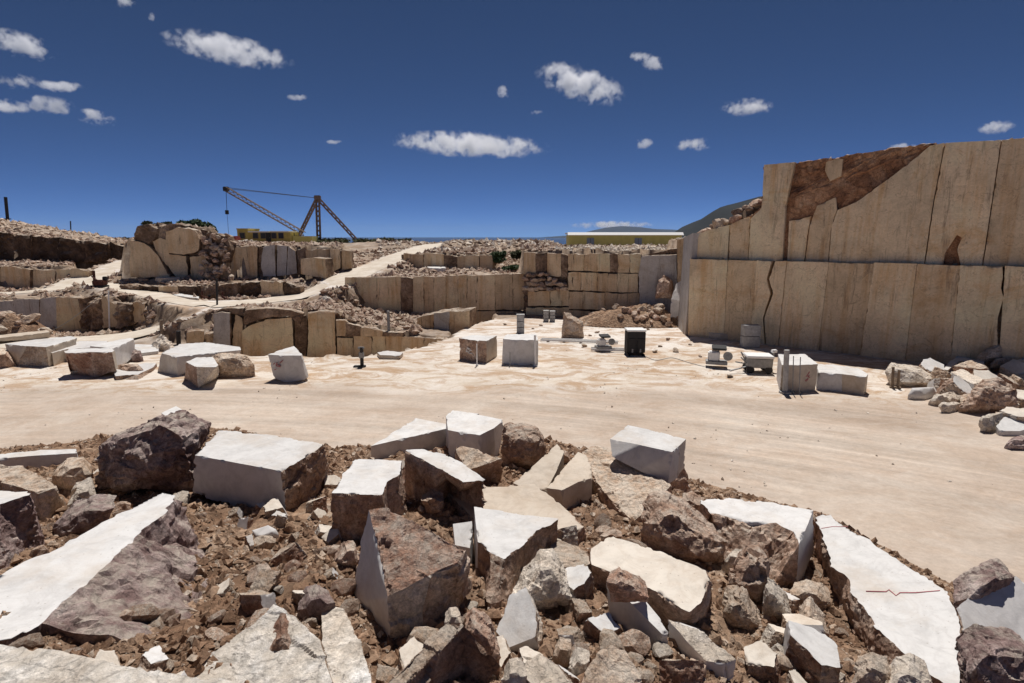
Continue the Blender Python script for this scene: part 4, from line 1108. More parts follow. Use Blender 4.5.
while n_st < 175 and tries < 9000:
    tries += 1
    px, py = rd.uniform(-10, 1034), 440 + 243 * rd.random() ** .8
    p = G(px, py)
    if p.y > 22 or p.y < 3 or heap(np.array([p.x]), np.array([p.y]))[0] < .05 or not free(p.x, p.y): continue
    s_ = rd.choice([.10, .13, .16, .2, .26, .34]) * (.7 + .05 * p.y) * rd.uniform(.8, 1.2)
    me_ = rd.choice(LO)
    o = link('loose_stone', me_, None, (p.x, p.y, gz(p.x, p.y) + s_ * .16), (rd.uniform(-.5, .5), rd.uniform(-.5, .5), rd.uniform(0, 6.28)), (s_, s_, s_))
    tag(o, stone_words(me_, s_, p), 'stone', 'loose stones on the rubble slope')
    n_st += 1

# broken blocks of middling size packed between the large ones
def fragment(seed):
    rd_ = random.Random(seed)
    bm = bmesh.new()
    n = rd_.choice([4, 5, 5, 6])
    an = sorted(rd_.uniform(0, 6.28) for _ in range(n))
    if max((an[(i + 1) % n] - an[i]) % 6.283 for i in range(n)) > 2.6: an = [6.283 * (i + rd_.uniform(-.2, .2)) / n for i in range(n)]
    hh = rd_.uniform(.3, .65)
    tl = (rd_.uniform(-.4, .4), rd_.uniform(-.4, .4))
    tv = []; bv = []
    for a_ in an:
        x, y = math.cos(a_) * .5, math.sin(a_) * .5 * rd_.uniform(.6, 1)
        tv.append(bm.verts.new((x, y, hh + tl[0] * x + tl[1] * y))); bv.append(bm.verts.new((x * 1.1, y * 1.1, -.35)))
    bm.faces.new(tv).material_index = 0
    ks = ['w' if seed % 3 == 0 else 'c' if seed % 3 == 1 else 'k']
    for i in range(n):
        j = (i + 1) % n
        bm.faces.new((tv[i], bv[i], bv[j], tv[j])).material_index = i + 1
        ks.append(rd_.choice(['k', 'k', 'p', 'r', 'b', 'g', 'k']))
    bm.faces.new(bv[::-1]).material_index = n + 1; ks.append('b')
    bmesh.ops.recalc_face_normals(bm, faces=bm.faces[:])
    uniq = list(dict.fromkeys(ks))
    roughen(bm, .085, [amp_of(k, .07) for k in ks], 3., 200 + seed, [uniq.index(k) for k in ks])
    return mesh_from_bm(bm, 'broken_block', uniq), {'w': 'white', 'c': 'beige', 'k': 'rough cream'}[ks[0]]
FR = [fragment(i) for i in range(12)]
taken2 = []
n_fr = tries = 0
while n_fr < 66 and tries < 6000:
    tries += 1
    if rd.random() < .72: px, py = rd.uniform(400, 860), rd.uniform(480, 690)
    else: px, py = rd.uniform(0, 1000), rd.uniform(470, 690)
    p = G(px, py)
    if p.y > 18 or p.y < 3.5 or heap(np.array([p.x]), np.array([p.y]))[0] < .25 or not free(p.x, p.y): continue
    if any(a <= px <= c and b <= py <= d for a, b, c, d in ((582, 500, 714, 628), (348, 500, 482, 655), (466, 500, 562, 620), (0, 485, 222, 665), (190, 425, 330, 512), (440, 480, 592, 548), (810, 510, 965, 690), (695, 495, 815, 560), (600, 575, 740, 682))): continue
    s_ = rd.choice([.4, .5, .6, .75, .95]) * (.62 + .055 * p.y)
    if px < 400: s_ = min(s_ * .5, .45)
    if not all(((p.x - a) / (c + .3 * s_)) ** 2 + ((p.y - b) / (d + .3 * s_)) ** 2 > 1 for a, b, c, d in taken): continue
    if any((p.x - a) ** 2 + (p.y - b) ** 2 < (.42 * (s_ + c)) ** 2 for a, b, c in taken2): continue
    taken2.append((p.x, p.y, s_))
    me_, tone = rd.choice(FR)
    o = link('broken_block', me_, None, (p.x, p.y, gz(p.x, p.y) + s_ * .05), (rd.uniform(-.5, .5), rd.uniform(-.45, .45), rd.uniform(0, 6.28)), (s_, s_, s_ * rd.uniform(.7, 1.1)))
    near = min(BIG, key=lambda b: (b[0] - p).length)
    side = 'in front of' if p.y < near[0].y - .4 else 'behind' if p.y > near[0].y + .6 else 'beside'
    size = 'small' if s_ < .5 else 'middling' if s_ < .7 else 'sizeable'
    tag(o, f"{size} block with a {tone} top {side} the {near[1]}", 'stone block', 'broken blocks packed on the rubble slope')
    n_fr += 1

# gravel and clods: uncountable
def scatter(name, label, pts, sizes, key, seed, kind='stuff'):
    """thousands of small angular chips in one mesh"""
    rs = np.random.RandomState(seed)
    base = np.array([(1, 0, 0), (-1, 0, 0), (0, 1, 0), (0, -1, 0), (0, 0, 1), (0, 0, -1)], float)
    fc = np.array([(0, 2, 4), (2, 1, 4), (1, 3, 4), (3, 0, 4), (2, 0, 5), (1, 2, 5), (3, 1, 5), (0, 3, 5)])
    n = len(pts)
    V = base[None] + rs.uniform(-.42, .42, (n, 6, 3))
    V *= (sizes[:, None] * rs.uniform(.6, 1.2, (n, 3)))[:, None, :] * np.array([1, 1, .75])
    th = rs.uniform(0, 6.28, n); c, s_ = np.cos(th), np.sin(th)
    x = V[:, :, 0] * c[:, None] - V[:, :, 1] * s_[:, None]; y = V[:, :, 0] * s_[:, None] + V[:, :, 1] * c[:, None]
    V = np.stack([x, y, V[:, :, 2]], -1) + pts[:, None, :]
    Fc = (fc[None] + (np.arange(n) * 6)[:, None, None]).reshape(-1, 3)
    me = np_mesh(name, V.reshape(-1, 3), Fc, key, False)
    return tag(link(name, me), label, None, None, kind)
rs = np.random.RandomState(5)
yy = 3.5 + 16.5 * rs.rand(110000) ** 1.25
xx = (rs.rand(110000) - .5) * 2.1 * yy
h_ = slope_z(xx, yy)
dens = fbm(xx * .5 + 7, yy * .5) + .5 * fbm(xx * 1.9, yy * 1.9)
ok = (heap(xx, yy) > .0) & (dens > -.22)
xx, yy, h_ = xx[ok][:62000], yy[ok][:62000], h_[ok][:62000]
sz = .017 + .085 * rs.rand(len(xx)) ** 4.8
sz *= (.6 + .05 * yy)
half = len(xx) * 78 // 100
scatter('soil_clods', 'brown clods and grit covering the rubble slope', np.stack([xx, yy, h_ + sz * .2], -1)[:half], sz[:half] * 1.1, 'cl', 1)
scatter('stone_chips', 'pale stone chips strewn over the brown rubble slope', np.stack([xx, yy, h_ + sz * .2], -1)[half:], sz[half:] * .9, 'k', 2)
# ================================================================== BLOCKS ON THE FLOOR
GL = 'blocks in a row at the edge of the pit'
def PL(*a, **k):
    k.setdefault('group', GL); k.setdefault('bury', .04); k.setdefault('taper', 0.); k.setdefault('amp', .07); k.setdefault('lpx', 3.2)
    return prism(*a, **k)
PL('stone_slab', 'long low tan slab behind the row at the far left', [(-40, 339), (0, 335), (47, 330), (50, 332), (0, 338), (-40, 342)], 4, (0, 345), 'tt', bot={3: (50, 338)}, cat='stone slab', base=-.3)
PL('stone_block', 'large flat white-topped block, leftmost whole one in the row', [(5, 344), (30, 340), (71, 336), (77, 338), (60, 343), (46, 347), (26, 346)], 5, (44, 367), 'wt', bot={6: (16, 366), 0: (8, 358), 4: (62, 360), 3: (77, 352)}, sides={4: 't', 5: 'k'})
PL('stone_block', 'rough brown stone cut off by the left frame edge in the row', [(-30, 350), (0, 347), (8, 350), (5, 354), (-30, 356)], 3, (14, 368), 'kb', bot={2: (18, 366)})
PL('stone_block', 'grey slanting block squeezed between two flat-topped blocks', [(46, 351), (58, 345), (80, 341), (108, 341), (100, 347), (66, 349), (52, 353)], 6, (44, 366), 'gt', bot={5: (66, 366), 4: (100, 366)}, amp=.04)
PL('stone_block', 'brown-stained block with a flat white top in front of the row', [(64, 351), (70, 348.5), (111, 348), (115, 350), (112, 352), (90, 352), (66, 353)], 5, (92, 377), 'wt', bot={6: (72, 374), 0: (70, 371), 4: (116, 370), 3: (118, 367)}, sides={4: 'b', 5: 'r', 6: 'r'}, taper=-.05)
PL('stone_block', 'smooth blue-grey sawn block standing behind the brown-stained block', [(90, 346), (112, 341), (131, 337.5), (134.5, 339), (113, 348.5)], 4, (114, 371), 'wg', bot={3: (135, 355)}, sides={3: 'g', 4: 'g'}, amp=.02)
PL('stone_slab', 'low flat slab with a dark notch on its top in the row', [(112, 371), (124, 366), (144, 363), (157, 363), (152, 368), (138, 374), (116, 376)], 6, (117, 380), 'gb', bot={5: (138, 380)}, cat='stone slab')
BO('stone', 'dark jagged stone sitting on the low flat slab', [(122, 371), (128, 365), (138, 364), (144, 370), (136, 374), (126, 374)], mat='b', amp=.1, cat='stone', group=None, ft=(132, 375), lpx=3)
BO('stone', 'dark rock in the gap beside the blue-grey sawn block', [(129, 358), (134, 351), (141, 350), (143, 357), (138, 362), (131, 362)], mat='d', amp=.1, cat='stone', group=None, lpx=3)
PL('stone_slab', 'white flat slab lying behind the dark rock in the row', [(132, 347), (136, 344), (160, 345), (158, 351), (142, 353)], 4, (142, 356), 'wg', cat='stone slab', base=-.05)
PL('stone_block', 'long white-topped block with a square tan end facing the viewer', [(161, 353), (180, 344), (205, 342), (240, 347), (241, 350), (210, 353), (176, 357)], 6, (180, 376), 'wg', bot={0: (157, 374), 5: (210, 366), 4: (238, 360)}, sides={6: 'c', 5: 'g', 4: 'g'}, amp=.05)
PL('stone_block', 'chunky white block with a chipped dark corner in front of the long block', [(186, 362), (197, 357), (213, 357), (218, 365), (216, 367), (196, 367)], 5, (189, 388), 'wp', bot={4: (218, 378), 0: (184, 378), 3: (219, 374)}, sides={0: 'b', 5: 'b'}, amp=.05)
BO('boulder', 'brown boulder with a yellowish face at the right of the row', [(207, 360), (214, 354), (232, 352), (248, 356), (256, 366), (250, 375), (232, 378), (216, 376)], mat='k', amp=.15, group=GL, lpx=3, lean=.3)
bx, pl_ = PL('stone_block', 'white block tilted on one corner with red flecks on its face', [(268, 354.5), (280, 350), (294, 346), (302, 354), (301, 355.5), (284, 355.5)], 5, (284, 382), 'wg', bot={0: (274, 378), 4: (306, 379), 3: (309, 376), 1: (284, 372), 2: (300, 370)}, amp=.03, sides={0: 'g', 5: 'g', 4: 'g', 3: 'g'})
sticks_n = 0
BO('rubble_heap', 'small grey heap of stone waste behind the row of blocks', [(150, 352), (158, 340), (163, 334), (170, 340), (178, 350), (174, 356), (156, 357)], mat='p', amp=.2, cat='stone heap', group=None, lpx=2.6, scale=3, Y=34.5)

# pair on the white floor
GM = 'marble blocks on the white floor'
c1, pA = PL('stone_block', 'squared block with a dark brown face, left of the pair on the white floor', [(459, 338), (472, 335), (497, 335.5), (486.5, 341), (472, 340)], 3, (487, 363), 'wt', bot={0: (460, 360), 4: (473, 362), 2: (497, 357)}, sides={3: 'b', 4: 'b', 2: 't'}, group=GM)
c2, pB = PL('stone_block', 'squared pale block with a red scrawl, right of the pair on the white floor', [(503, 339), (506, 334), (536, 334), (538.5, 340), (520, 339.8)], 4, (520, 365), 'wt', bot={0: (502, 363), 3: (538, 364.5)}, sides={4: 'g', 3: 'g', 0: 'g'}, amp=.04, group=GM)
c3, pC = PL('stone_block', 'pale squared block with red paint marks in front of the tall wall', [(778, 354), (805, 354), (818, 364), (800, 365), (782, 365)], 4, (783, 392), 'wt', bot={0: (776, 387), 3: (800, 392), 2: (815, 391)}, sides={4: 'g', 3: 't', 2: 't'}, amp=.04, group=GM)
c4, pD = PL('stone_block', 'longer pale block with slanted corners beside the one with red paint marks', [(817, 364), (836, 364.5), (858, 368), (868, 374), (866, 377), (842, 374), (818, 372)], 6, (818, 390), 'wt', bot={5: (842, 393), 4: (863, 397), 3: (866, 394)}, sides={5: 'g', 6: 'g'}, amp=.04, group=GM)
def scrawl(ob, p, q, r, seed, key='redpaint'):
    """a scribbled paint mark on the upright face through three picture points"""
    rd_ = random.Random(seed)
    a, b, c = p, q, r
    n = (b - a).cross(c - a).normalized()
    if n.y > 0: n = -n
    u = (b - a).normalized(); w = n.cross(u)
    if w.z < 0: w = -w
    o = c
    bm = bmesh.new()
    for _ in range(6):
        x, z = rd_.uniform(-.2, .15), rd_.uniform(-.2, .15); t = rd_.uniform(-.6, 1.4); l = rd_.uniform(.1, .3)
        d = u * math.cos(t) + w * math.sin(t); e = n.cross(d)
        s0 = o + u * x + w * z + n * .035
        vs = [s0 - e * .018, s0 + d * l - e * .018, s0 + d * l + e * .018, s0 + e * .018]
        vf = [bm.verts.new(v - ob.location) for v in vs]; vb = [bm.verts.new(v - ob.location - n * .05) for v in vs]
        bm.faces.new(vf)
        for i in range(4): bm.faces.new((vf[i], vb[i], vb[(i + 1) % 4], vf[(i + 1) % 4]))
    bmesh.ops.recalc_face_normals(bm, faces=bm.faces[:])
    link('paint_mark', mesh_from_bm(bm, 'paint_mark', [key]), ob)
def face_pts(ob, a, b, c, ya, yb):
    A, Bp = atY(*a, ya), atY(*b, yb)
    t = (c[0] - a[0]) / (b[0] - a[0])
    return A, Bp, atY(*c, ya + (yb - ya) * t)
y0 = G(503, 363).y; scrawl(c2, *face_pts(c2, (503, 340), (538, 341), (517, 351), y0 - .06, y0 - .12), 3)
y0 = G(783, 392).y; y1 = G(815, 391).y
scrawl(c3, *face_pts(c3, (783, 366), (817, 366), (805, 378), y0 - .03, y1 - .03), 5)
y0 = G(460, 360).y; y1 = G(487, 363).y
scrawl(c1, *face_pts(c1, (460, 340), (487, 343), (469, 350), y0 - .1, y1 - .1), 8, 'whitepaint')
y0 = G(284, 382).y
scrawl(bx, *face_pts(bx, (272, 358), (304, 358), (277, 366), y0 + .05, y0 - .02), 11)

BO('boulder', 'rough tan upright stone with a slanting top on the white floor', [(561, 326), (563, 311), (570, 312), (584, 322), (585, 338), (574, 337), (562, 332)], mat='k', amp=.12, group=None, lpx=3, lean=.15, ft=(580, 338.5))
def pillar(px, top, ft, w, d, label, split=True):
    p = G(*ft); p.z = 0
    h = atY(px, top, p.y).z
    e = empty('concrete_pillar', label, 'concrete pillar', p)
    n = 3 if split else 2
    for k in range(n):
        MB().box((0, 0, h * (k + .5) / n), (w, d, h / n - .03)).build('concrete_block', 'concrete', e, .02)
    if split: MB().box((0, 0, h + .02), (w * 1.08, d * 1.08, .07)).build('cap', 'concrete', e, .01)
pillar(520.5, 315, (520.5, 333), .55, .5, 'single grey concrete pillar behind the pair of blocks')
pillar(545.8, 311, (546, 321.5), .42, .5, 'short concrete pillar, left twin near the back wall')
pillar(552.3, 311.5, (552.3, 321.5), .42, .5, 'short concrete pillar, right twin near the back wall')
pillar(749.5, 324.5, (749.5, 347), 1.05, .6, 'two-piece grey concrete block standing against the tall wall', False)
PL('stone_slab', 'long low pale slab lying along the foot of the tall wall', [(702, 331), (712, 328.5), (742, 331.5), (741, 334.5), (720, 334)], 4, (720, 340), 'gt', bot={3: (741, 341), 0: (702, 336)}, group=None, cat='stone slab')

# black box on skids
p = atZ(636, 355.5, 0)
e = empty('equipment_box', 'tall black metal equipment box with a white lid on the floor', 'equipment box', p)
w_ = 18.5 * p.y / 569; h_ = atY(636, 333, p.y).z
MB().box((0, .45, h_ / 2 + .1), (w_, .9, h_ - .1)).build('cabinet', 'dark', e, .03)
MB().box((0, .5, h_ + .12), (w_ * 1.04, 1.05, .1)).build('lid', 'white', e, .02)
MB().box((-w_ * .25, -.02, h_ * .45), (w_ * .4, .04, h_ * .6)).build('door', 'dark', e, .01)
MB().box((w_ * .25, -.02, h_ * .45), (w_ * .4, .04, h_ * .6)).build('door', 'dark', e, .01)
for s_ in (-1, 1):
    MB().box((s_ * w_ * .4, .45, .05), (.12, 1.3, .1)).build('skid', 'dark', e, .01)
    MB().box((s_ * w_ * .22, -.06, .3), (.09, .04, .22)).build('label_plate', 'steel', e)

# wire saws on rails
def rail(a, b, label):
    A, Bp = atZ(*a, 0), atZ(*b, 0)
    c = (A + Bp) / 2
    e = empty('saw_rail', label, 'rail', (c.x, c.y, 0), 'rails for the wire saw', math.atan2(Bp.y - A.y, Bp.x - A.x))
    L_ = (Bp - A).length
    for s_ in (-1, 1):
        MB().box((0, s_ * .22, .12), (L_, .09, .14)).build('rail_bar', 'white', e, .01)
    for k in range(int(L_ / 1.1)):
        MB().box((-L_ / 2 + .5 + k * 1.1, 0, .025), (.14, .75, .05)).build('sleeper', 'wood', e)
rail((541, 341), (618, 344), 'white rail track lying on the floor beside the pale block')
rail((591, 350.5), (624, 351.5), 'short rail track carrying the small wire saw left of the black box')
def wire_saw(px, py, s_, label, rz):
    p = atZ(px, py, 0)
    e = empty('wire_saw', label, 'wire saw', (p.x, p.y, .19 - .06 * s_), 'wire saws', rz)
    MB().box((0, 0, .15 * s_), (1.1 * s_, .7 * s_, .18 * s_)).build('carriage', 'steel', e, .02)
    MB().box((-.15 * s_, 0, .5 * s_), (.6 * s_, .5 * s_, .5 * s_)).build('motor', 'white', e, .06)
    MB().box((.1 * s_, 0, .95 * s_), (.75 * s_, .6 * s_, .12 * s_), 0, .2).build('hood', 'dark', e, .03)
    b = MB(); b.bar((.55 * s_, -.3 * s_, .55 * s_), (.55 * s_, -.2 * s_, .55 * s_), .24 * s_, 20); w = b.build('drive_wheel', 'steel', e)
    MB().bar((.55 * s_, -.34 * s_, .55 * s_), (.55 * s_, -.16 * s_, .55 * s_), .07 * s_, 10).build('hub', 'steel', w)
    MB().box((.1 * s_, .2 * s_, .6 * s_), (.06 * s_, .06 * s_, .8 * s_)).build('post', 'steel', e)
wire_saw(603, 351, .85, 'small grey wire saw with a dark hood on its short track', .2)
wire_saw(716, 367, 1.0, 'grey wire saw with a dark hood in front of the tall wall', -.3)
# cart by the wall
p = atZ(757, 372, 0)
e = empty('equipment_cart', 'grey equipment cart with a white slab top in front of the tall wall', 'cart', (p.x, p.y, 0), None, -.15)
MB().box((0, 0, .55), (1.15, .9, .5)).build('cart_body', 'steel', e, .04)
MB().box((0, 0, .88), (1.35, 1.05, .12)).build('cart_top', 'white', e, .03)
for x in (-.45, .45):
    for y in (-.4, .4):
        MB().bar((x, y - .05, .2), (x, y + .05, .2), .2, 14).build('wheel', 'dark', e)
MB().bar((-.6, -.3, .35), (-1.5, -.6, .15), .045).build('drawbar', 'steel', e)
for k, (dx, dz) in enumerate([(-.9, .8), (-1.1, .5), (-.8, 1.0)]):
    MB().bar((-.5, .1 * k, .4), (dx, -.2 + .25 * k, dz), .035).build('hose_arm', 'steel', e)
p2 = atZ(770, 366, 0)
MB().bar((.75, .2, 0), (.8, .2, 1.05), .05).build('exhaust_pipe', 'steel', e)
MB().box((.82, .2, 1.1), (.3, .2, .16), .5).build('lamp_head', 'white', e, .03)

# posts, poles and measuring staffs
def pole(px, top, ft, r, label, key='steel', name='pole', extra=None, Y=None, z=None, cat='pole', group=None):
    p = G(*ft) if Y is None else atY(ft[0], ft[1], Y)
    T_ = atY(px, top, p.y)
    e = empty(name, label, cat, p, group)
    MB().bar((0, 0, -.2), (T_.x - p.x, 0, T_.z - p.z), r, 8).build('shaft', key, e)
    MB().bar((0, 0, -.05), (0, 0, .08), r * 2.2, 10).build('collar', key, e)
    return e, T_ - p
pole(388.2, 311, (389.5, 351), .11, 'grey steel pole standing on a flat stone at the pit edge')
PL('stone_slab', 'flat grey stone holding the steel pole at the pit edge', [(377, 352), (388, 350.5), (403, 352.5), (400, 355.5), (380, 355)], 4, (380, 359), 'gt', bot={3: (398, 360)}, group=None, cat='stone slab')
e, T_ = pole(361.5, 347, (362, 367), .1, 'short dark drill post left of the steel pole', 'dark', 'drill_post')
MB().box((0, 0, T_.z * .95), (.34, .12, .12)).build('crossbar', 'steel', e, .02)
MB().box((0, 0, T_.z * .6), (.26, .22, .34)).build('motor', 'steel', e, .03)
MB().box((-.2, 0, .04), (.5, .3, .08)).build('foot', 'dark', e, .02)
e, T_ = pole(108.5, 291, (109.5, 334), .055, 'tall pale pole carrying a cable in front of the bank', 'white', Y=46.5)
# its cable sags to the left
a = Vector((0, 0, T_.z - .1)); b = atY(0, 343, 46.) - atY(109.5, 334, 46.5); mbx = MB()
prev = a
for k in range(1, 13):
    t = k / 12; q = a.lerp(b, t) - Vector((0, 0, 1.0 * math.sin(math.pi * t))); mbx.bar(prev, q, .022, 4); prev = q
mbx.build('cable', 'steel', e)
pole(161, 320, (161.5, 337), .1, 'brown wooden post rising from the grey heap', 'wood', Y=36.5)
pole(178.3, 331, (178.6, 346), .14, 'short dark post right of the grey heap', 'dark', Y=37.)
pole(216.8, 279, (217, 308), .075, 'dark pole beside the haul road junction', 'dark', Y=44.6)
pole(240.5, 306, (241, 318), .06, 'thin pole at the brink of the pit wall', 'steel', Y=42.5)
pole(442, 246, (442, 262), .08, 'thin mast above the upper bench', 'steel', Y=63)
pole(5.5, 197, (7.5, 219), .22, 'dark utility pole on the skyline at the far left', 'dark', Y=92)
pole(70.5, 221, (70.8, 234), .1, 'thin distant mast on the skyline at the left', 'dark', Y=110)
e, T_ = pole(786.8, 350, (785, 393), .12, 'round grey post in front of the block with red paint marks', 'concrete')
pole(793.5, 356, (793, 393.5), .022, 'thin rod left of two in front of the marked block', 'steel', 'rod')
pole(800.5, 357, (799.5, 394), .022, 'thin rod right of two in front of the marked block', 'steel', 'rod')
pole(476.8, 344, (477, 366), .035, 'thin pale rod in front of the dark-faced block', 'white', 'rod')
pole(535, 335, (535.3, 366), .06, 'pale rod at the right corner of the red-scrawled block', 'white', 'rod')
pole(510, 352, (510, 366.5), .025, 'thin rod in front of the red-scrawled block', 'steel', 'rod')
pole(893.3, 367, (892.5, 388), .06, 'left of two wooden stakes before the white boulder', 'wood', 'stake')
pole(899.3, 370, (897.8, 388.5), .06, 'right of two wooden stakes before the white boulder', 'wood', 'stake')

# ---- rocks heaped below the tall wall
GR = 'rocks heaped at the foot of the tall wall'
def BR(*a, **k):
    k.setdefault('group', GR); k.setdefault('lpx', 3.4); k.setdefault('amp', .1)
    return boulder(*a, **k)
BR('boulder', 'smooth white boulder behind two wooden stakes', [(884, 372), (888, 365), (902, 365), (922, 369), (940, 380), (938, 387), (916, 387), (890, 386)], mat='p', lean=.5)
BR('stone', 'small square grey stone in front of the white boulder', [(908, 395), (912, 388), (924, 388), (928, 396), (918, 400)], mat='g', cat='stone', amp=.02)
BR('stone', 'tilted pale stone beside the small square grey stone', [(928, 402), (936, 395), (950, 392), (958, 397), (946, 404), (934, 406)], mat='p', cat='stone')
BR('stone', 'pale grey stone leaning on the big brown boulder', [(948, 400), (952, 395), (960, 398), (958, 408), (950, 408)], mat='p', cat='stone')
BR('stone', 'small bright white stone lowest before the big brown boulder', [(938, 406), (942, 402), (952, 404), (952, 412), (942, 413)], mat='p', cat='stone')
PL('stone_slab', 'tilted slab with a bright thin upper edge in the heap below the wall', [(943, 369), (950, 361), (958, 355.5), (984, 361.5), (983, 365), (960, 360), (948, 370)], 5, (962, 374), 'wt', group=GR, cat='stone slab', Y=29.3, deep=1.0, bot={6: (950, 374, 29.2), 4: (982, 378, 29.3)})
PL('stone_block', 'smooth wedge block next to the big brown boulder', [(951, 372), (962, 369), (980, 377), (984, 381), (974, 384), (960, 378)], 5, (962, 395), 'pg', group=GR, bot={0: (945, 391), 4: (974, 398)})
BR('boulder', 'big brown rounded boulder in the heap below the wall', [(957, 408), (966, 396), (984, 379), (1000, 377), (1018, 388), (1021, 404), (1012, 412), (984, 414), (964, 413)], mat='b', amp=.2, lean=.35, scale=1.6)
BR('stone', 'light brown rock high in the heap against the wall', [(977, 356), (984, 349), (1002, 344), (1006, 354), (1000, 360), (982, 361)], mat='k', Y=29.)
BR('stone', 'broad pale rock at the right edge of the heap', [(999, 366), (1010, 360), (1026, 358), (1034, 372), (1024, 379), (1004, 378)], mat='p', Y=28.)
BR('stone', 'flat rock between the light brown rock and the broad pale rock', [(990, 364), (996, 359), (1008, 358), (1010, 364), (998, 367)], mat='k', Y=28.6, cat='stone')
BR('stone', 'rough pale stone under the broad pale rock at the edge', [(1014, 386), (1018, 375), (1034, 374), (1036, 396), (1020, 394)], mat='p', Y=26.5, cat='stone')
BR('stone', 'tall pale stone below the big brown boulder', [(978, 420), (982, 415), (994, 415), (998, 426), (990, 433), (981, 428)], mat='p', cat='stone')
PL('stone_slab', 'flat white slab below the big brown boulder at the right edge', [(996, 426), (1004, 417), (1022, 415), (1030, 428), (1020, 431), (1000, 431)], 5, (1000, 436), 'wg', group=GR, cat='stone slab', bot={4: (1022, 436)}, tilt=(0, .3))
BR('stone', 'low grey rock in the bottom corner of the heap by the edge', [(1004, 444), (1012, 437), (1028, 438), (1034, 450), (1014, 450)], mat='d', cat='stone')
BR('stone', 'shaded rock deep in the shadow of the wall', [(930, 362), (936, 350), (952, 348), (964, 358), (958, 368), (938, 370)], mat='d', Y=31., cat='stone')
BR('stone', 'second shaded rock in the shadow, nearer the smooth white boulder', [(922, 372), (930, 364), (944, 366), (948, 376), (932, 379)], mat='d', Y=29.8, cat='stone')
BR('stone', 'brown rock wedged behind the smooth wedge block', [(936, 374), (944, 370), (952, 373), (950, 384), (940, 386)], mat='b', cat='stone', Y=28.2)

# ---- free blocks and slides among the terraces
GT = 'loose blocks on the terraces'
PL('stone_block', 'small white-topped block on the terrace above the middle cliff', [(427, 267), (429, 265.5), (445, 266), (446, 268), (430, 268)], 4, (430, 275), 'wg', Y=58, base=3.2, group=GT)
BO('stone', 'dark rock leaning beside the white-topped terrace block', [(416, 274), (420, 269), (426, 266), (430, 272), (428, 276)], mat='k', Y=57.6, group=GT, cat='stone', lpx=2.5)
BO('stone', 'white rock lying below the haul road on the slope', [(321, 300), (326, 296), (331, 297), (335, 303), (328, 305)], mat='p', Y=47.5, group=GT, cat='stone', lpx=2.5)
PL('stone_block', 'slanting grey-white slab leaning against the wall end by the rubble pile', [(671, 299), (676, 284), (683, 279), (686, 281), (684, 290), (680, 301)], 5, (680, 303), 'gg', Y=44.6, group=GT, tilt=(0, 1.6), deep=.9)
BO('boulder', 'dark brown boulder propped on the rubble pile beside the slab', [(655, 296), (658, 280), (664, 274), (672, 280), (673, 292), (666, 298)], mat='b', Y=46, group=GT, lpx=2.6)
PL('stone_slab', 'long white slab lying beside the road junction', [(173, 295), (178, 293.2), (199, 296.5), (199, 298), (190, 297.5)], 4, (190, 299.5), 'wt', Y=47.6, base=1.5, group=GT, cat='stone slab')
PL('stone_slab', 'thin white slab across the dark bank under the knoll', [(155, 277.5), (158, 276.4), (180, 276.8), (180, 278), (160, 278.3)], 4, (160, 280.5), 'wt', Y=53.5, group=GT, cat='stone slab', base=2.7)
# pile of spoil on the floor in front of the back wall
pc_ = atZ(632, 322, 0)
def make_pile(name, label, cx, cy, rx, ry, h, step=.16, seed=0., mat='soil'):
    z0 = lambda X, Y: H(X, Y)
    def pz(X, Y):
        u, v = (X - cx) / rx, (Y - cy) / ry
        r_ = np.sqrt(u * u + v * v)
        k_ = np.clip(1 - r_, 0, 1)
        return z0(X, Y) + h * np.where(r_ < 1, 1 - r_ ** 1.5, -.3) + k_ * h * 1.1 * fbm(X * .9 + seed, Y * .9) + .14 * fbm(X * 4, Y * 4)
    xs = np.arange(cx - rx * 1.1, cx + rx * 1.1, step); ys = np.arange(cy - ry * 1.1, cy + ry * 1.1, step)
    me, V = grid_mesh(name, xs, ys, pz, mat)
    bm = bmesh.new(); bm.from_mesh(me)
    hz = {v: float(t) for v, t in zip(bm.verts, (V[:, 2] - z0(V[:, 0], V[:, 1])))}
    bmesh.ops.delete(bm, geom=[f for f in bm.faces if max(hz[v] for v in f.verts) < -.02], context='FACES')
    o = Vector((cx, cy, float(z0(np.array([cx]), np.array([cy]))[0])))
    for v in bm.verts: v.co -= o
    bm.to_mesh(me); bm.free()
    tag(link(name, me, None, o), label, 'spoil pile')
    return pz
pile_z = make_pile('spoil_pile', 'brown pile of spoil heaped in front of the back wall', 9.9, 45.8, 5.2, 2.6, 1.55, .13, 0., 'soil')
left_z = make_pile('spoil_pile', 'low waste heap of stones in front of the grey wall at the far left', atY(14, 330, 44.2).x, 44.2, 3.4, 1.8, 2.2, .2, 20.)
for k in range(46):
    x, y = rd.gauss(11.0, 2.0), rd.gauss(45.0, .9)
    if not (5.6 < x < 14 and 43.4 < y < 48): continue
    s_ = rd.uniform(.25, .8)
    me_ = LO[rd.choice([0, 1, 3, 4, 7, 8, 9, 9, 2])]
    o = link('loose_stone', me_, None, (x, y, max(0, float(pile_z(np.array([x]), np.array([y]))[0])) + s_ * .12), (rd.uniform(-.5, .5), rd.uniform(-.5, .5), rd.uniform(0, 6.28)), (s_, s_, s_))
    tag(o, f"{'small' if s_ < .42 else 'middling' if s_ < .62 else 'large'} {TONE[me_.materials[0].name]} stone on the {'left' if x < 9.5 else 'middle' if x < 11 else 'right'} part of the spoil pile by the back wall", 'stone', 'stones on the spoil pile')
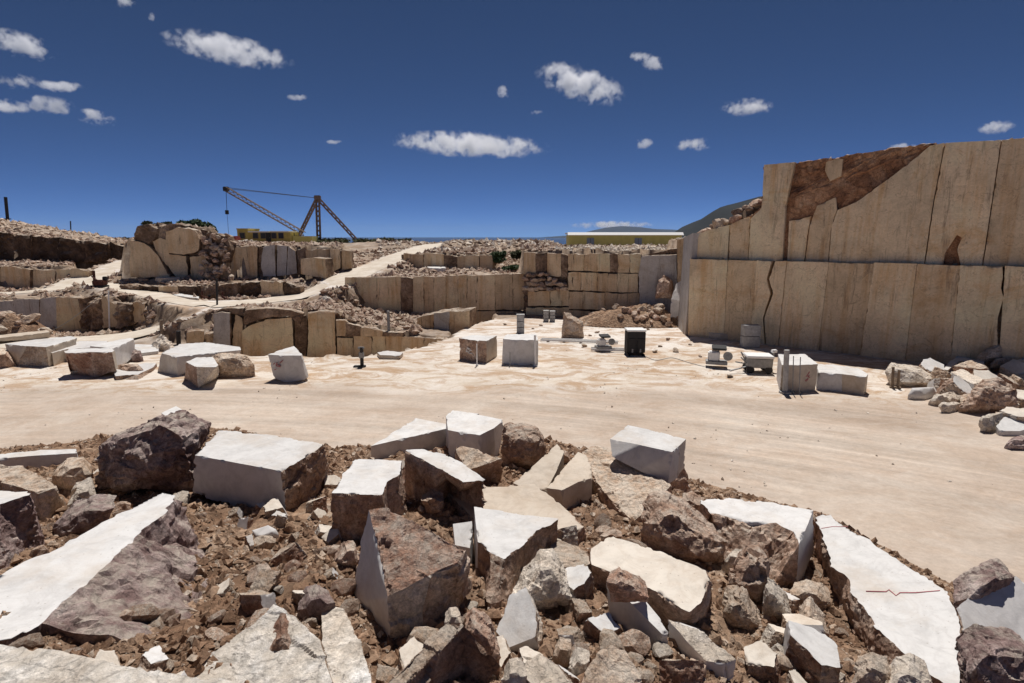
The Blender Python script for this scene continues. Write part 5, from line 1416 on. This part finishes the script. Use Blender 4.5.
# dry-laid heap of stones filling the notch of the back wall
for r_ in range(4):
    for k in range(9):
        px = 527 + k * 4.6 + (r_ % 2) * 2 + rd.uniform(-.6, .6); py = 288.5 - r_ * 4.6 + rd.uniform(-.6, .6)
        if py < 268 + max(0, (px - 535)) * .45: continue
        p = FB.pt(px, py, .25)
        s_ = rd.uniform(.42, .6)
        o = link('stone', LO[rd.choice([0, 1, 2, 5])], bw, p - bw.location, (rd.uniform(-.4, .4), rd.uniform(-.4, .4), rd.uniform(0, 6.28)), (s_ * 1.2, s_, s_ * .9))
# slide of blocks on top of the left end of the tall wall
for k in range(44):
    t = rd.random() ** .8
    px = 698 + 65 * t; py = 232 - 36 * t + rd.uniform(-1, 9) * (1 - .3 * t)
    p = FU.pt(px, py, -rd.uniform(.5, 2.2))
    s_ = rd.uniform(.4, .95)
    me_ = LO[rd.choice([0, 1, 2, 4, 5, 9])]
    o = link('loose_stone', me_, None, p, (rd.uniform(-.6, .6), rd.uniform(-.6, .6), rd.uniform(0, 6.28)), (s_ * 1.3, s_, s_))
    tag(o, f"{'small' if s_ < .6 else 'large'} {TONE[me_.materials[0].name]} stone in the {'lower' if t < .35 else 'middle' if t < .7 else 'upper'} rockslide on the tall wall's left end", 'stone', 'stones of the slide on the tall wall')

for k in range(72):
    py = rd.uniform(235, 279); px = rd.uniform(204 + (py - 235) * .1, 231 + (py - 235) * .22)
    p = FN.pt(px, py, .15 + (py - 235) * .03 + .3 * rd.random())
    s_ = rd.uniform(.3, .75)
    me_ = LO[rd.choice([0, 1, 2, 4, 5])]
    o = link('stone', me_, kn, p - kn.location, (rd.uniform(-.8, .8), rd.uniform(-.8, .8), rd.uniform(0, 6.28)), (s_, s_ * .8, s_))
for k in range(26):
    x, y = atY(14, 330, 44.2).x + rd.uniform(-2.8, 2.8), 44.2 + rd.uniform(-1.5, .6)
    s_ = rd.uniform(.35, 1.0)
    p = Vector((x, y, float(left_z(np.array([x]), np.array([y]))[0]) + s_ * .12))
    o = link('loose_stone', LO[rd.choice([0, 2, 3, 5, 6])], None, p, (rd.uniform(-.4, .4), rd.uniform(-.4, .4), rd.uniform(0, 6.28)), (s_ * 1.3, s_, s_ * .8))
    tag(o, 'stone of the waste heap in front of the grey wall at the far left', 'stone', 'stones of the waste heap at the far left')

for k in range(24):
    px, py = rd.uniform(925, 1030), rd.uniform(356, 440)
    if py > 398 + (px - 925) * .42 or py < 366 - (px - 925) * .06: continue
    p = G(px, py); s_ = rd.uniform(.3, .8)
    me_ = LO[rd.choice([2, 5, 6, 6])]
    o = link('loose_stone', me_, None, (p.x, p.y, s_ * .25), (rd.uniform(-.5, .5), rd.uniform(-.5, .5), rd.uniform(0, 6.28)), (s_ * 1.2, s_, s_))
    tag(o, f"{TONE[me_.materials[0].name]} stone among the rocks heaped at the foot of the tall wall", 'stone', 'stones at the foot of the tall wall')
for k, (px, py) in enumerate([(533, 329), (541, 326), (590, 336), (597, 333), (558, 340), (660, 347), (668, 340), (676, 352), (648, 330), (655, 352), (700, 357), (584, 347), (690, 345), (505, 325), (730, 377)]):
    p = G(px, py); s_ = rd.uniform(.2, .42)
    me_ = LO[rd.choice([2, 5, 6, 3])]
    o = link('loose_stone', me_, None, (p.x, p.y, s_ * .2), (rd.uniform(-.4, .4), rd.uniform(-.4, .4), rd.uniform(0, 6.28)), (s_ * 1.3, s_, s_ * .8))
    tag(o, f"small {TONE[me_.materials[0].name]} stone lying on the white floor between the blocks and the tall wall", 'stone', 'small stones on the white floor')
def hose(pts, label, r=.035, key='dark'):
    P_ = [atZ(x, y, r) for x, y in pts]
    dense = []
    for a_, b_ in zip(P_[:-1], P_[1:]): dense += [a_.lerp(b_, k / 6) for k in range(6)]
    dense.append(P_[-1])
    for _ in range(3): dense = [dense[0]] + [(dense[i - 1] + dense[i] * 2 + dense[i + 1]) / 4 for i in range(1, len(dense) - 1)] + [dense[-1]]
    b = MB(); o0 = dense[0].copy()
    for a_, b_ in zip(dense[:-1], dense[1:]): b.bar(a_ - o0, b_ - o0, r, 5)
    tag(b.build('hose', key, None, 0, o0), label, 'hose')
hose([(641, 354), (655, 361), (672, 357), (690, 363), (706, 367)], 'thin grey hose winding from the black box to the wire saw by the wall', .018, 'concrete')
# big pale blocks filling the heap at the foot of the wall
nb = 0
WF = [(o.location.copy(), re.split(r' (with|beside|in|at|on|left|right|high|behind|under|between|below|deep|wedged|leaning|next|lowest) |, ', o['label'])[0]) for o in COL.objects if o.get('group') == GR]
for k in range(400):
    if nb >= 20: break
    px, py = rd.uniform(920, 1060), rd.uniform(352, 432)
    if py > 392 + (px - 925) * .40 or py < 372 - (px - 925) * .16: continue
    p = G(px, py); s_ = rd.uniform(.8, 1.5)
    if any((p.x - q[0]) ** 2 + (p.y - q[1]) ** 2 < .5 for q in taken2): continue
    taken2.append((p.x, p.y, s_)); nb += 1
    me_, tone = rd.choice(FR)
    o = link('broken_block', me_, None, (p.x, p.y, s_ * .18), (rd.uniform(-.5, .5), rd.uniform(-.5, .5), rd.uniform(0, 6.28)), (s_, s_, s_ * .8))
    wn = min(WF, key=lambda b: (b[0].xy - p.xy).length)
    sd_ = 'left of' if p.x < wn[0].x - .25 else 'right of' if p.x > wn[0].x + .25 else 'close to'
    tag(o, f"{'small' if s_ < 1.0 else 'middling' if s_ < 1.25 else 'large'} broken block with a {tone} top {sd_} the {wn[1]}", 'stone block', 'broken blocks below the tall wall')

# ---- rubble of the terraces: small and countless
rs = np.random.RandomState(11)
def on_terraces(n, ylo, yhi, pxlo, pxhi, seed):
    r_ = np.random.RandomState(seed)
    y = ylo + (yhi - ylo) * r_.rand(n); px = pxlo + (pxhi - pxlo) * r_.rand(n)
    x = y * (px - 512) / FPX / (CP + .07 * SP)
    return x, y
def clear_of_roads(x, y, m=.2):
    ok = np.ones(len(x), bool)
    for pl__, w in ROADS.values():
        d, _ = pldist(x, y, [tuple(p) for p in pl__]); ok &= d > w * .5 + m
    return ok
x, y = on_terraces(30000, 40.5, 78, -60, 560, 1)
ok = clear_of_roads(x, y) & (fbm(x * .35, y * .35) > -.14) & ~((np.abs(H(x, y)) < .35) & (x > -7))
x, y = x[ok], y[ok]; sz = .06 + .34 * rs.rand(len(x)) ** 3.5
q = len(x) // 3
scatter('terrace_rubble', 'brown rubble strewn over the quarry terraces', np.stack([x, y, H(x, y) + sz * .3], -1)[q:], sz[q:], 'b', 5)
scatter('terrace_rubble', 'pale stone waste strewn over the quarry terraces', np.stack([x, y, H(x, y) + sz * .3], -1)[:q], sz[:q], 'k', 6)
x, y = on_terraces(7000, 62, 135, 380, 700, 2)
sz = (.1 + .45 * rs.rand(len(x)) ** 3.5) * np.where(x / y > .085, .55, 1.)
ok = clear_of_roads(x, y); x, y, sz = x[ok], y[ok], sz[ok]
q = len(x) // 2
scatter('plateau_rubble', 'pale broken stone covering the far plateau', np.stack([x, y, H(x, y) + sz * .25], -1)[q:], sz[q:], 'p', 7)
scatter('plateau_rubble', 'brown broken stone covering the far plateau', np.stack([x, y, H(x, y) + sz * .25], -1)[:q], sz[:q], 'm', 8)
x, y = on_terraces(1800, 73, 105, -60, 140, 3); sz = .1 + .5 * rs.rand(len(x)) ** 4
scatter('skyline_rubble', 'stones along the skyline at the far left', np.stack([x, y, H(x, y) + sz * .3], -1), sz, 'k', 9)
x, y = on_terraces(1500, 50.6, 57, 556, 692, 4); sz = .06 + .22 * rs.rand(len(x)) ** 3
scatter('rim_rubble', 'white stone waste along the rim of the back wall', np.stack([x, y, H(x, y) + sz * .3], -1), sz, 'p', 10)
t = rs.rand(900) * 1.3 + .28; o_ = .65 + rs.rand(900) ** 2 * 1.6
x = WALL_A[0] + _wd[0] * t - WALL_N[0] * (o_ + .5); y = WALL_A[1] + _wd[1] * t - WALL_N[1] * (o_ + .5)
sz = .04 + .2 * rs.rand(900) ** 4
scatter('rim_rubble', 'brown stones and crumbs along the top edge of the tall wall', np.stack([x, y, np.interp(t, [.28, .5, 1, 3], [11.15, 11.6, 11.78, 12.4]) + sz * .2], -1), sz, 'k', 14)
# grit of the floor
y = 15 + 35 * rs.rand(7000); x = (rs.rand(7000) - .5) * 2.0 * y
ok = (np.abs(H(x, y)) < .2) & (heap(x, y) < 0) & ((fbm(x * .3, y * .5) > .10) | (rs.rand(7000) < .05))
x, y = x[ok], y[ok]; sz = .012 + .05 * rs.rand(len(x)) ** 4
scatter('floor_chips', 'small stone chips on the quarry floor', np.stack([x, y, sz * .3], -1), sz, 'p', 12)
# ================================================================== PLANTS, CRANE, BUILDINGS, CLOUDS
def leafy(name, label, c, rx, ry, rz, n, key, seed, cat='shrub', group=None, leaf=.16, stems=4):
    """shrub: stems and a crown of leaf sprays with gaps"""
    rd_ = random.Random(seed)
    e = empty(name, label, cat, c, group)
    b = MB()
    lobes = []
    for k in range(7):
        a = rd_.uniform(0, 6.28); r_ = rd_.uniform(.25, .75)
        lobes.append((Vector((math.cos(a) * rx * r_, math.sin(a) * ry * r_, rz * rd_.uniform(.25, 1.15))), rd_.uniform(.32, .55)))
    for l, r_ in lobes[:stems]:
        b.bar((0, 0, -.2), l * .5, rx * .05, 5); b.bar(l * .5, l, rx * .03, 4)
    b.build('trunk', 'trunk', e)
    V_, F_ = [], []
    for i in range(n):
        l, r_ = rd_.choice(lobes)
        d = Vector((rd_.gauss(0, 1), rd_.gauss(0, 1), rd_.gauss(0, 1))).normalized() * (rd_.random() ** .4)
        p = l + Vector((d.x * rx * r_, d.y * ry * r_, d.z * rz * r_))
        if p.z < 0: p.z = -p.z * .3
        u = Vector((rd_.gauss(0, 1), rd_.gauss(0, 1), rd_.gauss(0, 1))).normalized(); w = u.orthogonal().normalized()
        s_ = leaf * rd_.uniform(.6, 1.4)
        k = len(V_)
        V_ += [p - u * s_, p + w * s_ * .5, p + u * s_, p - w * s_ * .5]; F_.append((k, k + 1, k + 2, k + 3))
    me = np_mesh('crown', np.array([tuple(v) for v in V_]), np.array(F_), key, False)
    link('crown', me, e)
def shrub_at(px, ft, wpx, hpx, Y, label, seed, key='leaf', n=900, group='bushes on the knoll', name='bush'):
    p = atY(px, ft, Y); k = Y / FPX
    leafy(name, label, p, wpx * k / 2, wpx * k / 2, hpx * k * .55, n, key, seed, 'bush', group, leaf=max(.1, 1.6 * k))
shrub_at(190, 232, 26, 15, 59, 'large dark green bush on top of the knoll', 1, n=1500)
shrub_at(209, 234, 18, 15, 60, 'smaller dark green bush right of the large one on the knoll', 2, n=1100)
shrub_at(166, 229, 20, 8, 59, 'low olive scrub left of the dark bushes on the knoll', 3, 'scrub')
shrub_at(146, 226, 12, 5, 58, 'tuft of dry scrub at the left end of the knoll', 4, 'scrub', 500)
GSB = 'scrub on the terraces'
shrub_at(499, 262, 16, 14, 60, 'bright green shrub growing in the slump above the middle cliff', 5, n=800, group=GSB)
shrub_at(511, 270, 20, 6, 58.5, 'low green patch of shrub on the ledge beside the stacked stones', 6, n=700, group=GSB)
shrub_at(517, 258, 14, 10, 62, 'dark shrub left of the dark rock at the notch', 7, 'scrub', 500, GSB)
for i, (px, ft, w, h) in enumerate([(336, 243, 30, 5), (362, 244, 26, 6), (384, 244, 22, 7), (402, 243, 20, 5), (322, 244, 12, 7)]):
    shrub_at(px, ft, w, h, 112 + i, ['low dark scrub right of the derrick mast', 'low scrub below the right leg of the derrick', 'taller scrub right of the derrick at the road', 'scrub beside the top of the haul road', 'small dark shrub at the mast foot'][i], 20 + i, 'scrub', 420, 'scrub along the far plateau')
for i, (px, ft, w, h, Y) in enumerate([(466, 243, 22, 4, 120), (500, 249, 16, 5, 84), (474, 250, 18, 3, 80), (96, 238, 22, 4, 100), (122, 243, 18, 6, 90), (128, 274, 10, 8, 60)]):
    shrub_at(px, ft, w, h, Y, ['distant low scrub on the pale plateau', 'green scrub among the white stones of the plateau', 'flat scrub behind the upper bench', 'dark scrub on the skyline at the left', 'dark shrub left of the knoll', 'shrub in the gap beside the knoll'][i], 40 + i, 'scrub', 350, 'scrub along the far plateau')

# ---- derrick crane
Yc = 118.
cr = empty('derrick_crane', 'brown lattice derrick crane with a long boom against the sky', 'crane', atY(318, 241, Yc))
O_ = cr.location
def cp_(px, py, dy=0.): return atY(px, py, Yc + dy) - O_
apex = cp_(317.5, 198)
def lattice(a, b, w, name, key='crane', n=10, r=.10):
    w *= .82; r *= .68
    b_ = MB(); a, b = Vector(a), Vector(b)
    t = (b - a).normalized(); u = t.cross(Vector((0, 1, 0))).normalized(); v = t.cross(u)
    cs = [(u * sx + v * sy) * w for sx, sy in ((1, 1), (1, -1), (-1, -1), (-1, 1))]
    for c in cs: b_.bar(a + c * .5, b + c * .5, r, 5)
    for k in range(n):
        p, q = a.lerp(b, k / n), a.lerp(b, (k + 1) / n)
        for i in range(4):
            b_.bar(p + cs[i] * .5, q + cs[(i + 1) % 4] * .5, r * .55, 4)
    return b_.build(name, key, cr)
lattice(cp_(319, 242), apex, .75, 'mast', n=9, r=.17)
lattice(cp_(299, 236, 6), apex, .6, 'leg', n=9, r=.17)
lattice(cp_(356, 239.5, 7), apex, .6, 'leg', n=10, r=.17)
tip = cp_(226, 189)
lattice(cp_(304, 234, -1), tip, .95, 'boom', n=18, r=.13)
MB().bar(apex, tip + Vector((0, 0, .3)), .045, 4).bar(apex + Vector((0, .4, 0)), tip + Vector((0, .4, .1)), .045, 4).build('stay_cable', 'dark', cr)
hk = cp_(227, 212.5)
MB().bar(tip, hk, .05, 4).build('hoist_rope', 'dark', cr)
MB().bar(hk + Vector((0, 0, .45)), hk - Vector((0, 0, .35)), .35, 10).build('hook_block', 'dark', cr)
MB().bar(hk, cp_(228.8, 236), .035, 4).build('sling', 'dark', cr)
MB().box(apex + Vector((0, 0, .1)), (1.2, 1., .8)).build('mast_head', 'crane', cr, .1)
MB().box(tip, (1., .8, .9)).build('boom_sheave', 'dark', cr, .1)

# ---- buildings
def wall_with_windows(e, x0, x1, h, d, wins, key, ww=.9, wh=1.0, sill=.9):
    MB().box(((x0 + x1) / 2, d / 2, h / 2 - .4), (x1 - x0, d, h + .8)).build('wall', key, e)
    for wx in wins:
        f = MB().box((wx, -.03, sill + wh / 2), (ww + .16, .12, wh + .16)).build('window', 'wood', e)
        MB().box((wx, -.07, sill + wh / 2), (ww, .1, wh)).build('pane', 'glass', f)
Yb = 112.
o = atY(238, 243, Yb)
hb = empty('site_building', 'low ochre site building with flat white roofs below the derrick', 'building', o)
k = Yb / FPX
wall_with_windows(hb, 0, 11 * k, 13.5 * k, 5, [5 * k], 'yellow')
wall_with_windows(hb, 11 * k + .01, 52 * k, 10.5 * k, 4.6, [18 * k, 25.5 * k, 36 * k, 43 * k], 'yellow')
MB().box((63 * k / 1, 2.3, 4.2 * k - .4), (19 * k, 3.6, 9 * k)).build('annex', 'olive', hb)
MB().box((21.5 * k, 2.2, 10.9 * k), (20 * k, 5.2, .22)).build('roof', 'white', hb)
MB().box((42 * k, 2.2, 11.1 * k), (18 * k, 5.2, .22)).build('roof', 'white', hb)
MB().box((5.5 * k, 2.5, 13.6 * k), (11.6 * k, 5.3, .2)).build('roof', 'yellow', hb)
d_ = MB().box((30.5 * k, -.04, 1.0), (.95, .14, 2.0)).build('door', 'dark', hb)
MB().bar((30.5 * k + .3, -.14, 1.0), (30.5 * k + .3, -.2, 1.0), .05, 8).build('handle', 'steel', d_)
MB().box((54 * k, 1., 5.5 * k), (.12, .12, 9 * k)).build('post', 'dark', hb)
# red and white things in front of it
p = atY(231.5, 245, 101.)
tk = empty('parked_truck', 'red parked truck left of the ochre building, half hidden by stones', 'truck', p)
MB().box((0, 0, .95), (2.5, 2.1, 1.2)).build('cab', 'redcloth', tk, .15)
MB().box((.9, 0, 1.0), (.1, 1.7, .5)).build('windscreen', 'glass', tk)
MB().box((-2.3, 0, .85), (2.6, 2.1, .8)).build('cargo_bed', 'redcloth', tk, .05)
for x_ in (-2.7, .3):
    for y_ in (-1.05, 1.05):
        w = MB().bar((x_, y_ - .12, .2), (x_, y_ + .12, .2), .42, 14).build('wheel', 'dark', tk)
GW = 'white stones beside the ochre building'
for i, pp in enumerate([[(240, 246), (243, 240), (248, 239), (249, 245)], [(248, 247), (252, 239), (257, 245), (256, 249)], [(283, 246), (288, 243), (293, 245), (291, 248)], [(270, 246), (277, 241), (288, 242), (287, 248)], [(305, 247), (312, 242), (320, 246), (314, 248)]]):
    BO('stone', ['white stone block left below the ochre building', 'white leaning stone left of the stone heap', 'small white stone below the annex', 'grey heap of stone at the wall brink below the building', 'pale mound of stone at the mast foot'][i], pp, Y=[96, 96, 92, 90, 98][i], mat='p', amp=.2, group=GW, cat='stone', lpx=2, scale=.8)

Yl = 150.
k = Yl / FPX
A_, B_ = atY(569, 248.5, Yl), atY(681, 249, Yl)
lb_ = empty('long_building', 'long low yellow building with a white roof edge on the plateau', 'building', A_)
Lx = (B_ - A_).x
h_ = 13.4 * k
MB().box((Lx / 2, 4, h_ / 2 - .3), (Lx, 8, h_ + .6)).build('wall', 'olive', lb_)
MB().box((Lx / 2, 4.4, h_ + .30), (Lx + .6, 8.4, .4)).build('roof', 'white', lb_, .04)
MB().box((Lx / 2, -.1, h_ + .22), (Lx + .8, 1.15, .14), 0, R(38)).build('eave', 'white', lb_, .02)
for px in (590, 637):
    x_ = (px - 569) * k
    d_ = MB().box((x_, -.06, 2.6 * k + 1.), (7 * k, .2, 7.5 * k)).build('door', 'blue', lb_)
    MB().box((x_, -.14, 2.6 * k + 1.), (.08, .1, 7.2 * k)).build('door_seam', 'dark', d_)
for i in range(14):
    MB().box(((i + .5) * Lx / 14, -.05, h_ / 2), (.14, .14, h_ - .1)).build('wall_post', 'olive', lb_)

# ---- rusty machines on the terraces
def machine(px, py, Y, s_, label):
    e = empty('drill_rig', label, 'drill rig', atY(px, py, Y))
    MB().box((0, 0, .35 * s_), (1.7 * s_, 1. * s_, .35 * s_)).build('track', 'dark', e, .08)
    MB().box((.1 * s_, 0, .8 * s_), (1.2 * s_, .9 * s_, .6 * s_)).build('engine', 'rust', e, .08)
    MB().bar((-.5 * s_, 0, .3 * s_), (-.42 * s_, 0, 2.1 * s_), .14 * s_, 6).build('drill_mast', 'rust', e)
    MB().bar((.3 * s_, -.3 * s_, .9 * s_), (-.5 * s_, -.3 * s_, 1.5 * s_), .08 * s_, 6).build('arm', 'rust', e)
    MB().box((.55 * s_, .2 * s_, 1.25 * s_), (.4 * s_, .4 * s_, .4 * s_)).build('tank', 'dark', e, .06)
machine(100, 290, 52.6, .85, 'dark red rusty drill rig parked beside the side road')
machine(206, 304, 49.0, .55, 'small rusty drill rig under the dark bank, left')
machine(226, 303.5, 49.2, .5, 'small rusty drill rig under the dark bank, right')

# ---- clouds: lumps of vapour
cm = bpy.data.materials.new('cloud_vapour'); cm.use_nodes = True
t_ = cm.node_tree; t_.nodes.clear()
vo = t_.nodes.new('ShaderNodeVolumePrincipled'); ou = t_.nodes.new('ShaderNodeOutputMaterial')
vo.inputs['Color'].default_value = (.99, .99, 1, 1); vo.inputs['Anisotropy'].default_value = .25
tc = t_.nodes.new('ShaderNodeTexCoord')
nz = t_.nodes.new('ShaderNodeTexNoise'); nz.inputs['Scale'].default_value = .0095; nz.inputs['Detail'].default_value = 6; nz.inputs['Roughness'].default_value = .62
t_.links.new(tc.outputs['Object'], nz.inputs['Vector'])
geo = t_.nodes.new('ShaderNodeNewGeometry')
t_.links.new(geo.outputs['Position'], nz.inputs['Vector'])
ln = t_.nodes.new('ShaderNodeVectorMath'); ln.operation = 'LENGTH'; t_.links.new(tc.outputs['Object'], ln.inputs[0])
def mth(op, a, b, cl=False):
    o = t_.nodes.new('ShaderNodeMath'); o.operation = op; o.use_clamp = cl
    for i_, v in enumerate((a, b)):
        if isinstance(v, float): o.inputs[i_].default_value = v
        else: t_.links.new(v, o.inputs[i_])
    return o.outputs[0]
fall = mth('SUBTRACT', 1.0, ln.outputs['Value'])                       # 1 in the middle, 0 at the rim
body = mth('ADD', mth('MULTIPLY', fall, .62), mth('MULTIPLY', mth('SUBTRACT', nz.outputs[0], .5), 3.0))
den = mth('MULTIPLY', mth('MULTIPLY', mth('SUBTRACT', body, .22), 2.4, True), .018)
rimk = mth('MULTIPLY', fall, 3.2, True)
t_.links.new(mth('MULTIPLY', den, rimk), vo.inputs['Density'])
t_.links.new(vo.outputs[0], ou.inputs['Volume'])
M['cloud'] = cm
cf = cm.copy(); cf.name = 'cloud_vapour_far'; M['cloud_far'] = cf
for n_ in cf.node_tree.nodes:
    if n_.type == 'TEX_NOISE': n_.inputs['Scale'].default_value = .0016
    if n_.type == 'MATH' and n_.operation == 'MULTIPLY' and abs(n_.inputs[1].default_value - .018) < 1e-6: n_.inputs[1].default_value = .0026
CLOUDS = [(20, 45, 60, 24, 'white cloud cut by the left edge, upper'), (228, 50, 112, 24, 'long white cloud sloping down to the right, upper left'), (12, 81, 46, 14, 'flat cloud at the left edge above the small trio'), (58, 86, 44, 10, 'thin flat cloud right of the flat one at the left edge'),
          (49, 105, 46, 18, 'middle cloud of the low trio at the left'), (8, 106, 44, 14, 'faint cloud left in the low trio'), (96, 118, 38, 15, 'right cloud of the low trio at the left'), (126, 3, 24, 10, 'cloud wisp at the top edge left of centre'), (150, 16, 12, 9, 'tiny wisp below the top edge'),
          (297, 97, 18, 7, 'small faint wisp left of centre'), (470, 145, 146, 21, 'long low white cloud in the middle of the sky'), (581, 84, 84, 30, 'bright puffy cloud right of centre, the tallest'), (501, 93, 16, 14, 'small round puff left of the tallest cloud'), (534, 112, 16, 6, 'thin wisp under the small round puff'),
          (640, 56, 26, 9, 'small wisp above right of the tallest cloud'), (654, 64, 26, 13, 'small puff right of the tallest cloud'), (643, 144, 20, 11, 'small puff right of the long low cloud'), (693, 144, 36, 14, 'flat puff right of the small puff'), (747, 107, 48, 16, 'white cloud above the left end of the tall wall'),
          (997, 127, 34, 14, 'cloud just above the tall wall at the right'), (905, 147, 28, 8, 'cloud peeping over the top of the tall wall'), (612, 225, 80, 9, 'flat cloud capping the far blue mountain'), (335, 142, 16, 5, 'faint wisp left of the long low cloud')]
for i, (px, py, w, h, lab) in enumerate(CLOUDS):
    Yd = 5200. if i != 21 else 38000.
    sc = Yd / 5200.
    p = atY(px, py, Yd); k = Yd / FPX
    rd_ = random.Random(100 + i)
    slope = {1: .16, 4: .08, 6: .2, 10: .05, 11: .28, 0: .2}.get(i, 0.)
    W_, H_ = w * k / 2 * 1.12, h * k / 2 * 1.1
    bm = bmesh.new()
    bmesh.ops.create_icosphere(bm, subdivisions=3, radius=1.0)
    for v in bm.verts: v.co *= 1 + .10 * mn.noise(v.co * 2.2 + Vector((i * 5., 0, 0)))
    o = link('cloud', mesh_from_bm(bm, 'cloud', ['cloud' if sc == 1 else 'cloud_far']), None, p, (0, slope, 0), (W_, max(W_ * .55, H_), H_))
    tag(o, lab, 'cloud', 'scattered fair weather clouds')

# ---- the air: far things fade to blue
hz = bpy.data.materials.new('air_haze'); hz.use_nodes = True
t_ = hz.node_tree; t_.nodes.clear()
vo = t_.nodes.new('ShaderNodeVolumePrincipled'); ou = t_.nodes.new('ShaderNodeOutputMaterial')
vo.inputs['Color'].default_value = (.55, .70, .95, 1); vo.inputs['Density'].default_value = 1.5e-5; vo.inputs['Anisotropy'].default_value = 0.
t_.links.new(vo.outputs[0], ou.inputs['Volume'])
M['haze'] = hz
tag(MB().box((0, 15000, 205), (60000, 32000, 550)).build('haze', 'haze'), 'thin blue summer haze over the sea', None, None, 'stuff')
